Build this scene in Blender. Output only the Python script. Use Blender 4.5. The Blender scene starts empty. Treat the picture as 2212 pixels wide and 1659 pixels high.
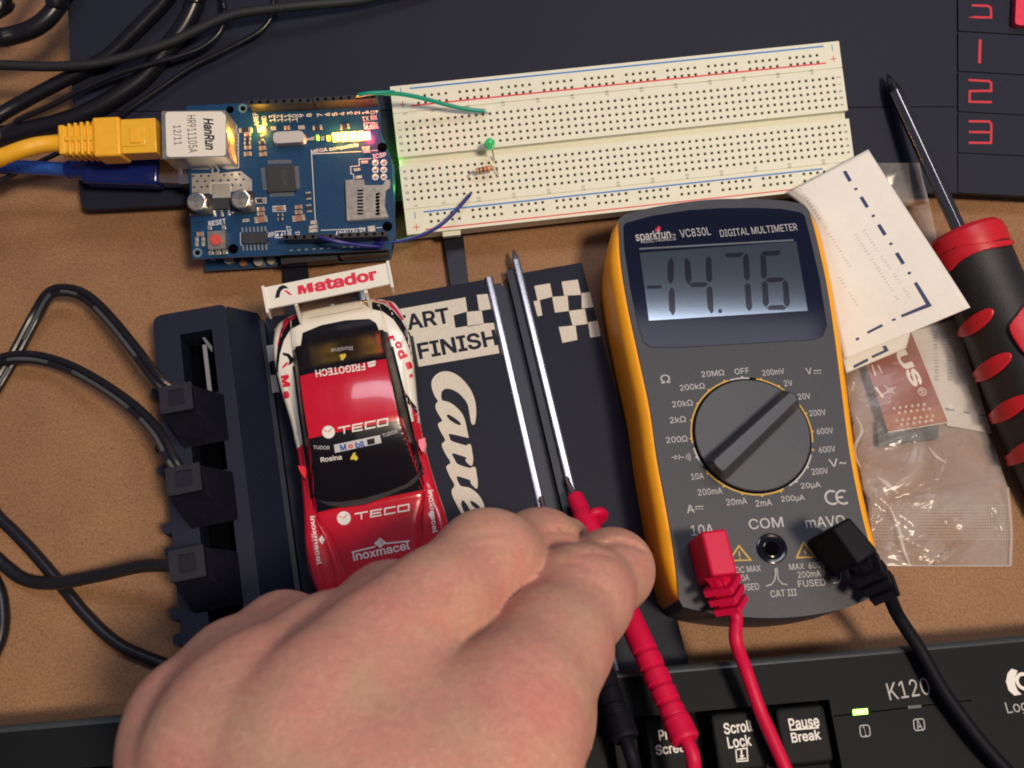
import bpy, bmesh, math, random
import numpy as np
from mathutils import Matrix, Vector
from mathutils.bvhtree import BVHTree
from mathutils.geometry import delaunay_2d_cdt

random.seed(7)
rng = np.random.RandomState(11)
scene = bpy.context.scene
COL = scene.collection
MM = 0.001

# ------------------------------------------------------------------ camera
# the photograph is surveyed in a 2212 x 1659 pixel grid; the desk is z = 0, lengths are millimetres
F, CX, CY, H = 2020.0, 1106.0, 829.5, 310.0
n_ = np.array([0.0355370, -0.34951727, -0.93625574]); n_ /= np.linalg.norm(n_)
ex_ = np.array([1.0, 0, 0]) - n_ * n_[0]; ex_ /= np.linalg.norm(ex_)
ey_ = np.cross(n_, ex_)
W3 = np.array([ex_, ey_, n_])
CAM = np.array([0, 0, H])
cd = bpy.data.cameras.new('camera'); cam = bpy.data.objects.new('camera', cd); COL.objects.link(cam)
cd.sensor_fit = 'HORIZONTAL'; cd.sensor_width = 36.0; cd.lens = 36.0 * F / 2212.0
cd.clip_start = 0.01; cd.clip_end = 20.0
_r, _u, _b = W3 @ np.array([1., 0, 0]), W3 @ np.array([0, -1., 0]), W3 @ np.array([0, 0, -1.])
cam.matrix_world = Matrix([[_r[0], _u[0], _b[0], 0], [_r[1], _u[1], _b[1], 0], [_r[2], _u[2], _b[2], H * MM], [0, 0, 0, 1]])
cd.dof.use_dof = True; cd.dof.focus_distance = 0.318; cd.dof.aperture_fstop = 22.0
scene.camera = cam

# ------------------------------------------------------------------ light
world = bpy.data.worlds.new('World'); scene.world = world; world.use_nodes = True
bg = world.node_tree.nodes['Background']
bg.inputs[0].default_value = (0.70, 0.70, 1.0, 1); bg.inputs[1].default_value = 0.13
def area(name, loc, aim, sx, sy, power, col):
    l = bpy.data.lights.new(name, 'AREA'); l.shape = 'RECTANGLE'; l.size = sx; l.size_y = sy; l.energy = power; l.color = col
    o = bpy.data.objects.new(name, l); COL.objects.link(o); o.location = loc
    d = Vector(aim) - Vector(loc); o.rotation_euler = d.to_track_quat('-Z', 'Y').to_euler()
    return o
area('room_lamp', (0.45, -0.22, 1.25), (0.02, 0.13, 0), 0.19, 0.19, 14.5, (1.0, 0.82, 0.62))
area('overhead_light', (0.26, 0.645, 1.5), (0.26, 0.645, 0), 0.88, 0.32, 6.4, (0.88, 0.88, 1.0))  # soft bluish overhead panel inferred from reflections in the display and rails
scene.view_settings.view_transform = 'Standard'; scene.view_settings.look = 'None'
scene.view_settings.exposure = 0.0; scene.view_settings.gamma = 1.0; scene.view_settings.use_curve_mapping = False
scene.cycles.max_bounces = 10; scene.cycles.transparent_max_bounces = 16
scene.cycles.use_denoising = True; scene.cycles.filter_width = 1.9

# ------------------------------------------------------------------ survey helpers
def ray(px, py): return W3 @ np.array([(px - CX) / F, (py - CY) / F, 1.0])
def P(px, py, z=0.0):
    d = ray(px, py); return CAM + d * (z - H) / d[2]
ZM = dict(a=(400, 250, .40687), b=(1200, 100, .40984), c=(1950, 100, .40984), d=(1900, 600, .42194), e=(2050, 1120, .5305),
          f=(800, 820, .34965), g=(880, 1250, .39191), h=(1300, 800, .54264), A=(0, 0, .42194), B=(0, 850, .69337), C=(0, 1900, .40687),
          D=(350, 1550, .79114), E=(1850, 1900, .63924), F=(2450, 450, .51227), G=(2600, 0, .42186), H=(2600, 1000, .54248),
          q=(1340, 1160, .30151), r=(2900, 650, .54247), s=(480, 950, .33149), t=(500, 1450, .33141), u=(840, 850, .24119),
          v=(1200, 900, .36184), w=(1650, 1450, .33156), x=(1800, 2100, .40687), o=(0, 0, 1.475588))
def q(k, x, y):
    a = ZM[k]; return (a[0] + x * a[2]) / 1.475588, (a[1] + y * a[2]) / 1.475588
class Fr:
    """a right-handed frame: origin and axes in world millimetres"""
    def __init__(s, o, x=(1, 0, 0), n=(0, 0, 1)):
        n = np.array(n, float); n /= np.linalg.norm(n); x = np.array(x, float); x = x - n * x.dot(n); x /= np.linalg.norm(x)
        s.o = np.array(o, float); s.R = np.array([x, np.cross(n, x), n]).T
    def w(s, p): return s.o + s.R @ np.array(p, float)
    def l(s, p): return s.R.T @ (np.array(p, float) - s.o)
    def loc(s, px, py, z=0.0):
        d = s.R.T @ ray(px, py); c = s.R.T @ (CAM - s.o); return c + d * (z - c[2]) / d[2]
    def at(s, p):
        g = Fr((0, 0, 0)); g.o = s.w(p); g.R = s.R.copy(); return g
    def turn(s, deg):
        g = Fr((0, 0, 0)); g.o = s.o.copy(); a = math.radians(deg); c, k = math.cos(a), math.sin(a)
        g.R = s.R @ np.array([[c, -k, 0], [k, c, 0], [0, 0, 1]]); return g
    def M(s):
        m = Matrix.Identity(4)
        for i in range(3):
            for j in range(3): m[i][j] = float(s.R[i, j])
            m[i][3] = float(s.o[i]) * MM
        return m
    def pts(s, k, l, z=0.0):
        return [s.loc(*q(k, x, y), z) for x, y in l]
WF = Fr((0, 0, 0))

# ------------------------------------------------------------------ materials
def lin(c): c = c / 255.0; return c / 12.92 if c <= .04045 else ((c + .055) / 1.055) ** 2.4
def S(r, g, b): return (lin(r), lin(g), lin(b))
MATS = {}
def mat(name, col, rough=.5, metal=0., spec=.5, mottle=0., mscale=400., bump=0., bscale=2500., emit=0., ecol=None, coat=0., trans=0., alpha=1., sss=0.):
    if name in MATS: return MATS[name]
    m = bpy.data.materials.new(name); m.use_nodes = True; nt = m.node_tree; b = nt.nodes['Principled BSDF']
    b.inputs['Base Color'].default_value = (*col, 1); b.inputs['Roughness'].default_value = rough; b.inputs['Metallic'].default_value = metal
    b.inputs['Specular IOR Level'].default_value = spec; b.inputs['Coat Weight'].default_value = coat; b.inputs['Coat Roughness'].default_value = .05
    b.inputs['Transmission Weight'].default_value = trans; b.inputs['Alpha'].default_value = alpha
    if sss: b.inputs['Subsurface Weight'].default_value = sss; b.inputs['Subsurface Radius'].default_value = (1, .5, .3); b.inputs['Subsurface Scale'].default_value = .001
    if emit: b.inputs['Emission Color'].default_value = (*(ecol or col), 1); b.inputs['Emission Strength'].default_value = emit
    tc = nt.nodes.new('ShaderNodeTexCoord')
    if mottle:
        n1 = nt.nodes.new('ShaderNodeTexNoise'); n1.inputs['Scale'].default_value = mscale; n1.inputs['Detail'].default_value = 6; n1.inputs['Roughness'].default_value = .65
        nt.links.new(tc.outputs['Object'], n1.inputs['Vector'])
        rp = nt.nodes.new('ShaderNodeMapRange'); rp.inputs[1].default_value = .3; rp.inputs[2].default_value = .7
        rp.inputs[3].default_value = 1 - mottle; rp.inputs[4].default_value = 1 + mottle; nt.links.new(n1.outputs['Fac'], rp.inputs[0])
        mx = nt.nodes.new('ShaderNodeVectorMath'); mx.operation = 'SCALE'; mx.inputs[0].default_value = col; nt.links.new(rp.outputs[0], mx.inputs['Scale'])
        nt.links.new(mx.outputs[0], b.inputs['Base Color'])
        r2 = nt.nodes.new('ShaderNodeMapRange'); r2.inputs[3].default_value = max(0, rough - .08); r2.inputs[4].default_value = min(1, rough + .08)
        nt.links.new(n1.outputs['Fac'], r2.inputs[0]); nt.links.new(r2.outputs[0], b.inputs['Roughness'])
    if bump:
        n2 = nt.nodes.new('ShaderNodeTexNoise'); n2.inputs['Scale'].default_value = bscale; n2.inputs['Detail'].default_value = 3
        nt.links.new(tc.outputs['Object'], n2.inputs['Vector'])
        bp = nt.nodes.new('ShaderNodeBump'); bp.inputs['Strength'].default_value = bump; bp.inputs['Distance'].default_value = .0002
        nt.links.new(n2.outputs['Fac'], bp.inputs['Height']); nt.links.new(bp.outputs[0], b.inputs['Normal'])
    MATS[name] = m; return m

# ------------------------------------------------------------------ mesh builder (local millimetres)
def crom(pts, n=8, closed=False):
    p = np.array(pts, float); N = len(p); out = []
    rg = range(N) if closed else range(N - 1)
    for i in rg:
        if closed: a, b, c, d = p[(i - 1) % N], p[i], p[(i + 1) % N], p[(i + 2) % N]
        else: a, b, c, d = p[max(i - 1, 0)], p[i], p[i + 1], p[min(i + 2, N - 1)]
        for k in range(n):
            t = k / n; out.append(.5 * ((2 * b) + (c - a) * t + (2 * a - 5 * b + 4 * c - d) * t * t + (3 * b - a - 3 * c + d) * t ** 3))
    if not closed: out.append(p[-1])
    return np.array(out)
def rounded(pts, r, n=4):
    """round the corners of a 2-D polygon"""
    p = [np.array(a[:2], float) for a in pts]; out = []; N = len(p)
    rr = r if isinstance(r, (list, tuple)) else [r] * N
    for i in range(N):
        a, b, c = p[i - 1], p[i], p[(i + 1) % N]; R = rr[i]
        u, v = a - b, c - b; lu, lv = np.linalg.norm(u), np.linalg.norm(v)
        if R <= 0: out.append(b); continue
        u /= lu; v /= lv; ang = math.acos(max(-1, min(1, u.dot(v)))); t = min(R / math.tan(ang / 2), lu * .45, lv * .45)
        s0, s1 = b + u * t, b + v * t
        for k in range(n + 1):
            w = k / n; out.append((1 - w) ** 2 * s0 + 2 * w * (1 - w) * b + w * w * s1)
    return out
def carry_on(l, L=70., start=True, end=True):
    """carry a cable straight on past the edge of the picture"""
    l = [np.array(a, float) for a in l]
    if start: d = l[0] - l[1]; d[2] = 0; l = [l[0] + d / np.linalg.norm(d) * L] + l
    if end: d = l[-1] - l[-2]; d[2] = 0; l = l + [l[-1] + d / np.linalg.norm(d) * L]
    return l
_TC = {}
try: FONT = bpy.data.fonts.load(bpy.utils.resource_path('LOCAL') + '/datafiles/fonts/Inter.woff2')   # the grotesque that ships inside Blender
except Exception: FONT = None
def text_mesh(s, bold=0., shear=0.):
    key = (s, bold, shear)
    if key in _TC: return _TC[key]
    cu = bpy.data.curves.new('lettering_outline', 'FONT'); cu.body = s; cu.size = 1
    if FONT: cu.font = FONT
    cu.shear = shear; cu.resolution_u = 3
    cu.align_x = 'LEFT'; cu.fill_mode = 'NONE'
    o = bpy.data.objects.new('lettering_outline', cu); me = bpy.data.meshes.new_from_object(o)
    pts = [tuple(x.co[:2]) for x in me.vertices]; nxt = {}
    for e in me.edges: nxt.setdefault(e.vertices[0], []).append(e.vertices[1]); nxt.setdefault(e.vertices[1], []).append(e.vertices[0])
    bpy.data.objects.remove(o); bpy.data.curves.remove(cu); bpy.data.meshes.remove(me)
    loops = []; seen = set()
    for i in range(len(pts)):
        if i in seen or i not in nxt: continue
        l = [i]; seen.add(i); j = min(nxt[i])
        while j not in seen:
            l.append(j); seen.add(j); c_ = [k for k in nxt[j] if k not in seen]
            if not c_: break
            j = c_[0]
        if len(l) > 2: loops.append(l)
    v = np.zeros((0, 2)); f = []
    if loops and bold:      # heavier weight: push every outline outwards
        ar = [sum(pts[l[i - 1]][0] * pts[l[i]][1] - pts[l[i]][0] * pts[l[i - 1]][1] for i in range(len(l))) for l in loops]; sg = 1 if ar[int(np.argmax(np.abs(ar)))] > 0 else -1; new = list(pts)
        for l in loops:
            for i in range(len(l)):
                a, c, d = (np.array(pts[l[k % len(l)]]) for k in (i - 1, i, i + 1)); e0, e1 = c - a, d - c; e0 /= np.linalg.norm(e0) + 1e-12; e1 /= np.linalg.norm(e1) + 1e-12
                m_ = np.array([e0[1] + e1[1], -e0[0] - e1[0]]); m_ /= np.linalg.norm(m_) + 1e-12; k_ = max(.5, float(m_ @ np.array([e1[1], -e1[0]]))); new[l[i]] = tuple(np.array(pts[l[i]]) + m_ * sg * bold / k_)
        pts = new
    if loops:
        sel = [k for l in loops for k in l]; re = {k: i for i, k in enumerate(sel)}
        r = delaunay_2d_cdt([Vector(pts[k]) for k in sel], [], [[re[k] for k in l] for l in loops], 0, 1e-6)
        v = np.array([tuple(a) for a in r[0]]); L2 = [np.array([pts[k] for k in l]) for l in loops]
        for t in r[2]:
            c_ = v[list(t)].mean(0); wn = 0
            for l in L2:
                y0, y1 = l[:, 1], np.roll(l[:, 1], -1); x0, x1 = l[:, 0], np.roll(l[:, 0], -1); up = (y0 <= c_[1]) & (y1 > c_[1]); dn = (y0 > c_[1]) & (y1 <= c_[1])
                s_ = (x1 - x0) * (c_[1] - y0) - (c_[0] - x0) * (y1 - y0); wn += int((up & (s_ > 0)).sum()) - int((dn & (s_ < 0)).sum())
            if wn: f.append(tuple(t))
        u_ = sorted({i for t in f for i in t}); m_ = {k: i for i, k in enumerate(u_)}; v = v[u_]; f = [tuple(m_[i] for i in t) for t in f]
    if len(v): v = v - (v.max(0) + v.min(0)) / 2
    _TC[key] = (v, f); return v, f
class B:
    def __init__(s): s.v = []; s.f = []; s.m = []; s.mats = []; s.flat = []
    def mi(s, m):
        if m not in s.mats: s.mats.append(m)
        return s.mats.index(m)
    def add(s, v, f, m):
        k = len(s.v); s.v.extend([tuple(float(c) for c in p) for p in v]); i = s.mi(m)
        for a in f: s.f.append(tuple(int(j) + k for j in a)); s.m.append(i)
        return s
    def prism(s, pts, z0, z1, m, top=None, sx=1.0):
        """pts counter-clockwise or not; sx < 1 tapers the top towards the centroid"""
        p = np.array([a[:2] for a in pts], float)
        if sum(p[i - 1][0] * p[i][1] - p[i][0] * p[i - 1][1] for i in range(len(p))) < 0: p = p[::-1]
        c = p.mean(0); pt = c + (p - c) * sx; N = len(p)
        v = [(a[0], a[1], z0) for a in p] + [(a[0], a[1], z1) for a in pt]
        s.add(v, [tuple(range(N))[::-1]] + [(i, (i + 1) % N, (i + 1) % N + N, i + N) for i in range(N)], m)
        s.add(v[N:], [tuple(range(N))], top or m); return s
    def flatpoly(s, pts, m, z=None):
        p = [(a[0], a[1], a[2] if z is None else z) for a in pts]
        if sum(p[i - 1][0] * p[i][1] - p[i][0] * p[i - 1][1] for i in range(len(p))) < 0: p = p[::-1]
        return s.add(p, [tuple(range(len(p)))], m)
    def box(s, c, d, m, R=None):
        v = np.array([(x, y, z) for z in (-.5, .5) for x, y in ((-.5, -.5), (.5, -.5), (.5, .5), (-.5, .5))]) * np.array(d, float)
        if R is not None: v = v @ np.array(R).T
        v = v + np.array(c, float)
        return s.add(v, [(3, 2, 1, 0), (4, 5, 6, 7), (0, 1, 5, 4), (1, 2, 6, 5), (2, 3, 7, 6), (3, 0, 4, 7)], m)
    def lathe(s, p0, p1, prof, m, seg=20, ref=None, sq=None):
        """prof: (t along the axis p0 -> p1 in mm, radius[, material])"""
        p0 = np.array(p0, float); a = np.array(p1, float) - p0; a /= np.linalg.norm(a)
        r_ = np.array(ref if ref is not None else ((0, 0, 1) if abs(a[2]) < .9 else (1, 0, 0)), float)
        u = np.cross(r_, a); u /= np.linalg.norm(u); w = np.cross(a, u); rows = []
        for t in prof:
            rows.append([p0 + a * t[0] + (u * math.cos(th) + w * math.sin(th) * (sq or 1)) * t[1] for th in np.linspace(0, 2 * math.pi, seg, endpoint=False)])
        for i in range(len(prof) - 1):
            mm_ = prof[i][2] if len(prof[i]) > 2 else m
            s.add(rows[i] + rows[i + 1], [(j, (j + 1) % seg, (j + 1) % seg + seg, j + seg) for j in range(seg)], mm_)
        if prof[0][1] > 1e-6: s.add(rows[0], [tuple(range(seg))[::-1]], prof[0][2] if len(prof[0]) > 2 else m)
        if prof[-1][1] > 1e-6: s.add(rows[-1], [tuple(range(seg))], prof[-2][2] if len(prof[-2]) > 2 else m)
        return s
    def cyl(s, c, r, h, m, seg=20, r2=None):
        return s.lathe(c, np.array(c, float) + (0, 0, 1), [(0, r), (h, r if r2 is None else r2)], m, seg)
    def tube(s, path, r, m, seg=10, n=8, flat=None, smooth=True, caps=True):
        p = crom(path, n) if smooth and len(path) > 2 else np.array(path, float)
        rad = np.array(r, float) if np.ndim(r) else np.full(len(p), float(r))
        if len(rad) != len(p): rad = np.interp(np.linspace(0, 1, len(p)), np.linspace(0, 1, len(rad)), rad)
        t = np.gradient(p, axis=0); t /= np.linalg.norm(t, axis=1)[:, None] + 1e-12
        up = np.array([0, 0, 1.]); rows = []; u = np.cross(up, t[0])
        if np.linalg.norm(u) < .2: u = np.cross((1, 0, 0), t[0])
        u /= np.linalg.norm(u)
        for i in range(len(p)):
            u = u - t[i] * u.dot(t[i]); u /= np.linalg.norm(u); w = np.cross(t[i], u)
            rows.append([p[i] + (u * math.cos(a) + w * math.sin(a) * (flat or 1)) * rad[i] for a in np.linspace(0, 2 * math.pi, seg, endpoint=False)])
        N = len(p); v = [x for rw in rows for x in rw]
        f = [(i * seg + j, i * seg + (j + 1) % seg, (i + 1) * seg + (j + 1) % seg, (i + 1) * seg + j) for i in range(N - 1) for j in range(seg)]
        if caps: f += [tuple(range(seg))[::-1], tuple((N - 1) * seg + j for j in range(seg))]
        return s.add(v, f, m)
    def ring(s, c, r0, r1, z, m, a0=0, a1=360, seg=48):
        a = np.radians(np.linspace(a0, a1, seg + 1)); v = [(c[0] + r0 * math.cos(t), c[1] + r0 * math.sin(t), z) for t in a] + [(c[0] + r1 * math.cos(t), c[1] + r1 * math.sin(t), z) for t in a]
        k = seg + 1; return s.add(v, [(i, i + k, i + k + 1, i + 1)[::-1] if r1 < r0 else (i, i + k, i + k + 1, i + 1) for i in range(seg)], m)
    def stroke(s, pts, wd, z, m, closed=False):
        """flat line of width wd made of rectangles butted at the corners"""
        p = [np.array(a[:2], float) for a in pts]
        if closed: p.append(p[0])
        for i in range(len(p) - 1):
            a, b = p[i], p[i + 1]; d = b - a; L = np.linalg.norm(d)
            if L < 1e-9: continue
            d /= L; nn = np.array([-d[1], d[0]]) * wd / 2
            a2 = a - d * wd / 2 * (1 if i else .0); zz = z + .004 * (i % 3)
            s.add([(*(a2 - nn), zz), (*(b - nn), zz), (*(b + nn), zz), (*(a2 + nn), zz)], [(0, 1, 2, 3)], m)
        return s
    def text(s, fr, k, txt, x, y, w, z, m, h=None, rot=0., bold=0., shear=0., flip=False):
        """lettering centred at survey pixel (x, y) of sheet k, w pixels long, on the plane z of frame fr"""
        v, f = text_mesh(txt, bold, shear)
        if not len(v): return s
        c = fr.loc(*q(k, x, y), z); e = fr.loc(*q(k, x + 1, y), z); sc = np.linalg.norm(e - c)
        ext = v.max(0) - v.min(0); sx = w * sc / ext[0]; sy = sx if h is None else h / ext[1]
        a = math.radians(rot); u = v * np.array([sx * (-1 if flip else 1), sy])
        X = c[0] + u[:, 0] * math.cos(a) - u[:, 1] * math.sin(a); Y = c[1] + u[:, 0] * math.sin(a) + u[:, 1] * math.cos(a)
        return s.add(np.c_[X, Y, np.full(len(X), z)], [t[::-1] for t in f] if flip else f, m)
    def obj(s, name, parent=None, fr=None, bevel=0., seg=2, ang=35, label=None, cat=None, group=None, kind=None, sub=0):
        me = bpy.data.meshes.new(name); me.from_pydata([(a * MM, b * MM, c * MM) for a, b, c in s.v], [], s.f)
        for m in s.mats: me.materials.append(m)
        me.polygons.foreach_set('material_index', s.m); me.update()
        me.shade_smooth(); me.set_sharp_from_angle(angle=math.radians(ang))
        o = bpy.data.objects.new(name, me); COL.objects.link(o)
        if parent is not None: o.parent = parent
        if fr is not None: o.matrix_basis = fr.M()
        if bevel:
            md = o.modifiers.new('edge', 'BEVEL'); md.width = bevel * MM; md.segments = seg; md.limit_method = 'ANGLE'; md.angle_limit = math.radians(ang); md.use_clamp_overlap = True
        if sub:
            md = o.modifiers.new('soft', 'SUBSURF'); md.levels = md.render_levels = sub
        tag(o, label, cat, group, kind); return o
    def bvh(s, fr):
        v = [Vector(fr.w(p)) for p in s.v]; return BVHTree.FromPolygons(v, s.f)
def tag(o, label=None, cat=None, group=None, kind=None):
    if label: o['label'] = label
    if cat: o['category'] = cat
    if group: o['group'] = group
    if kind: o['kind'] = kind
    return o
def thing(name, fr, label, cat, group=None):
    o = bpy.data.objects.new(name, None); COL.objects.link(o); o.matrix_basis = fr.M(); o.empty_display_size = .005
    return tag(o, label, cat, group)
# ---- marks printed on curved skins: traced outlines carried onto the surface they are printed on
def project(b, fr, bvh, uv, faces, m, lift, maxd=4.0):
    pts = []; ok = []
    for x, y in uv:
        d = Vector(ray(x, y)).normalized(); h = bvh.ray_cast(Vector(CAM), d)
        if h[0] is None: pts.append((0, 0, 0)); ok.append(False); continue
        nn = h[1] if h[1].dot(d) < 0 else -h[1]
        pts.append(fr.l(np.array(h[0] + nn * lift))); ok.append(True)
    fs = []
    for t in faces:
        if all(ok[i] for i in t):
            pp = [pts[i] for i in t]
            if max(np.linalg.norm(pp[i] - pp[i - 1]) for i in range(len(pp))) < maxd:
                fs.append(t[::-1])
    used = sorted({i for t in fs for i in t}); re = {j: i for i, j in enumerate(used)}
    b.add([pts[i] for i in used], [tuple(re[i] for i in t) for t in fs], m)
def mark(b, fr, bvh, k, poly, m, lift=.05, step=5.0, smooth=0):
    p = np.array([q(k, x, y) for x, y in poly])
    if smooth: p = crom(p, smooth, True)
    out = []
    for i in range(len(p)):
        a, c = p[i - 1], p[i]; L = np.linalg.norm(c - a); nseg = max(1, int(L / step))
        for j in range(nseg): out.append(a + (c - a) * j / nseg)
    p = np.array(out); lo, hi = p.min(0), p.max(0); N = len(p); inner = []
    for x in np.arange(lo[0] + step / 2, hi[0], step):
        for y in np.arange(lo[1] + step / 2, hi[1], step):
            ins = False
            for i in range(N):
                (x1, y1), (x2, y2) = p[i - 1], p[i]
                if (y1 > y) != (y2 > y) and x < (x2 - x1) * (y - y1) / (y2 - y1) + x1: ins = not ins
            if ins and np.min(np.linalg.norm(p - (x, y), axis=1)) > step * .3: inner.append((x, y))
    vs = [Vector(a) for a in p] + [Vector(a) for a in inner]
    r = delaunay_2d_cdt(vs, [], [list(range(N))], 1, 1e-6)
    project(b, fr, bvh, [tuple(a) for a in r[0]], [tuple(f) for f in r[2]], m, lift)
def marktext(b, fr, bvh, k, txt, x, y, w, m, h=None, rot=0., bold=0., shear=0., lift=.08, flip=False):
    v, f = text_mesh(txt, bold, shear); c = np.array(q(k, x, y)); sc = ZM[k][2] / 1.475588
    ext = v.max(0) - v.min(0); sx = w * sc / ext[0]; sy = sx if h is None else h * sc / ext[1]
    a = math.radians(rot); u = v * np.array([sx * (-1 if flip else 1), sy])
    X = c[0] + u[:, 0] * math.cos(a) - u[:, 1] * math.sin(a); Y = c[1] - (u[:, 0] * math.sin(a) + u[:, 1] * math.cos(a))
    project(b, fr, bvh, list(zip(X, Y)), [t if flip else t[::-1] for t in f], m, lift)

# ------------------------------------------------------------------ shared materials
M_black = mat('black_plastic', (.011, .013, .026), .42, mottle=.25, mscale=900, bump=.15)
M_rubber = mat('black_rubber', (.010, .011, .020), .55, mottle=.2, bump=.2)
M_gloss = mat('black_gloss', (.004, .004, .009), .12)
M_steel = mat('bright_steel', (.62, .60, .58), .22, 1., mottle=.12, mscale=1500)
M_tin = mat('tinned_solder', (.72, .68, .60), .3, .9, mottle=.2, mscale=4000)
M_white = mat('white_ink', (.78, .76, .72), .55)
M_greyink = mat('grey_white_ink', (.42, .42, .44), .6)
M_void = mat('dark_recess', (.002, .002, .003), 1., spec=0.)
M_red = mat('red_plastic', S(205, 22, 60), .42, mottle=.06, bump=.12)

# ================================================================== the desk
def desk_material():
    m = bpy.data.materials.new('hardboard'); m.use_nodes = True; nt = m.node_tree; b = nt.nodes['Principled BSDF']; L = nt.links.new
    tc = nt.nodes.new('ShaderNodeTexCoord')
    def noise(scale, detail, rough=.6, dist=0., vec=None):
        n = nt.nodes.new('ShaderNodeTexNoise'); n.inputs['Scale'].default_value = scale; n.inputs['Detail'].default_value = detail
        n.inputs['Roughness'].default_value = rough; n.inputs['Distortion'].default_value = dist; L(vec or tc.outputs['Object'], n.inputs['Vector']); return n
    def ramp(src, stops):
        r = nt.nodes.new('ShaderNodeValToRGB'); e = r.color_ramp.elements
        while len(e) < len(stops): e.new(.5)
        for i, (p, c) in enumerate(stops): e[i].position = p; e[i].color = (*c, 1)
        L(src, r.inputs[0]); return r
    def mix(kind, fac, a, c2):
        x = nt.nodes.new('ShaderNodeMix'); x.data_type = 'RGBA'; x.blend_type = kind
        if isinstance(fac, float): x.inputs[0].default_value = fac
        else: L(fac, x.inputs[0])
        L(a, x.inputs[6]); L(c2, x.inputs[7]) if not isinstance(c2, tuple) else setattr(x.inputs[7], 'default_value', (*c2, 1)); return x.outputs[2]
    base = ramp(noise(34, 4, .55).outputs['Fac'], [(.3, (.250, .128, .062)), (.55, (.290, .152, .074)), (.75, (.320, .172, .085))]).outputs[0]
    fib = ramp(noise(1300, 6, .8, .6).outputs['Fac'], [(.34, (.42, .39, .37)), (.5, (.98, .98, .98)), (.68, (1.42, 1.42, 1.4))]).outputs[0]
    c = mix('MULTIPLY', .85, base, fib)
    fl = nt.nodes.new('ShaderNodeTexVoronoi'); fl.inputs['Scale'].default_value = 420; fl.inputs['Randomness'].default_value = 1; L(tc.outputs['Object'], fl.inputs['Vector'])
    sp = ramp(fl.outputs['Distance'], [(.06, (1, 1, 1)), (.12, (0, 0, 0))]).outputs[0]
    sel = ramp(noise(260, 2).outputs['Fac'], [(.60, (0, 0, 0)), (.64, (1, 1, 1))]).outputs[0]
    f1 = mix('MULTIPLY', 1., sp, sel); c = mix('MIX', f1, c, (.10, .055, .03))
    sel2 = ramp(noise(330, 2, .5, 1.).outputs['Fac'], [(.69, (0, 0, 0)), (.72, (1, 1, 1))]).outputs[0]
    f2 = mix('MULTIPLY', 1., sp, sel2); c = mix('MIX', f2, c, (.60, .45, .30))
    st = ramp(noise(16, 5, .6, 1.4).outputs['Fac'], [(.60, (0, 0, 0)), (.72, (.48, .48, .48))]).outputs[0]
    c = mix('MIX', st, c, (.22, .125, .065))
    L(c, b.inputs['Base Color']); b.inputs['Roughness'].default_value = .62; b.inputs['Specular IOR Level'].default_value = .35
    bp = nt.nodes.new('ShaderNodeBump'); bp.inputs['Strength'].default_value = .25; bp.inputs['Distance'].default_value = .0003
    L(noise(1100, 4).outputs['Fac'], bp.inputs['Height']); L(bp.outputs[0], b.inputs['Normal']); return m
b = B(); b.box((0, 180, -9), (900, 760, 18), desk_material()); b.obj('desk_surface', kind='structure', label='brown hardboard desk top with specks and faint stains')

# ================================================================== the ramp the black mat lies on (breadboard frame)
_x = np.array([0.99158853, 0.12535817, 0.03221054]); _n = np.array([0.00927174, -0.31702243, 0.94837272])
RF = Fr((-24.53514225, 179.58755086, 17.78735628), _x, _n)       # x along the columns of holes, z = 0 on the breadboard's face
ZMAT = -9.6
M_mat = mat('mat_rubber', (.0058, .0085, .025), .66, spec=.32, mottle=.35, mscale=1400, bump=.35, bscale=3000)
M_matred = mat('mat_red_ink', S(205, 38, 55), .6, mottle=.12)
mf = RF.at((0, 0, ZMAT)); 
t = thing('desk_mat', mf, 'large black desk mat with red numerals 1, 2 and 3 in its corner panels', 'mat')
def ml(x, y): return mf.loc(x, y, 0)
def shrink(pts, d):
    p = [np.array(a[:2]) for a in pts]; c = sum(p) / len(p); return [a + (c - a) / np.linalg.norm(c - a) * d for a in p]
outer = [ml(*a) for a in ((141, -70), (172, 420), (178, 454), (420, 441), (1100, 432), (2069, 416), (2330, 430), (2330, -70))]
bb = B(); bb.prism(rounded(outer, [0, 3, 5, 0, 0, 0, 0, 0]), -3.4, -.9, M_mat); bb.obj('base', t, bevel=.5)
def panel(px, r=.6):
    p = B(); p.prism(rounded([ml(*a) for a in px], r), -1.0, 0, M_mat); return p.obj('panel', t, bevel=.35)
panel([(141.5, -69), (158.2, 240), (500, 239), (1000, 236), (2067, 229.5), (2066, -69)])
panel([(158.4, 242), (172, 419), (178, 453.5), (420, 440.4), (1100, 431.4), (2068, 415.4), (2067, 231.7), (1000, 238.4), (500, 241)], [.6, 3, 5, 0, 0, .6, .6, 0, 0])
ys = [(-69, -69), (66, 74), (153, 159), (240, 246), (329, 334)]
for i in range(4):
    a, c = ys[i], ys[i + 1]; e = 0 if i == 0 else 2.2
    panel([(2070, a[0] + e), (2329, a[1] + 8 * (i > 0) + e), (2329, c[1] + 8), (2070, c[0])])
panel([(2070, 331.2), (2329, 344.2), (2329, 429.5), (2070, 415.6)])
lt = B()
def digit(px, i, wd=17):
    pts = [mf.loc(*q('G', *a), .03) for a in px]; lt.stroke(pts, wd * .1153 / 2.36, .03 + .001 * i, M_matred)
digit([(1180, 40), (1300, 44), (1324, 62), (1326, 132), (1200, 130)], 0); lt.flatpoly([mf.loc(*q('G', *a), .045) for a in ((1215, 118), (1150, 132), (1212, 138))], M_matred)
digit([(1243, 298), (1238, 478)], 1, 22)
digit([(1155, 605), (1310, 612), (1326, 628), (1326, 686), (1165, 688), (1162, 768), (1330, 772)], 2)
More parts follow.
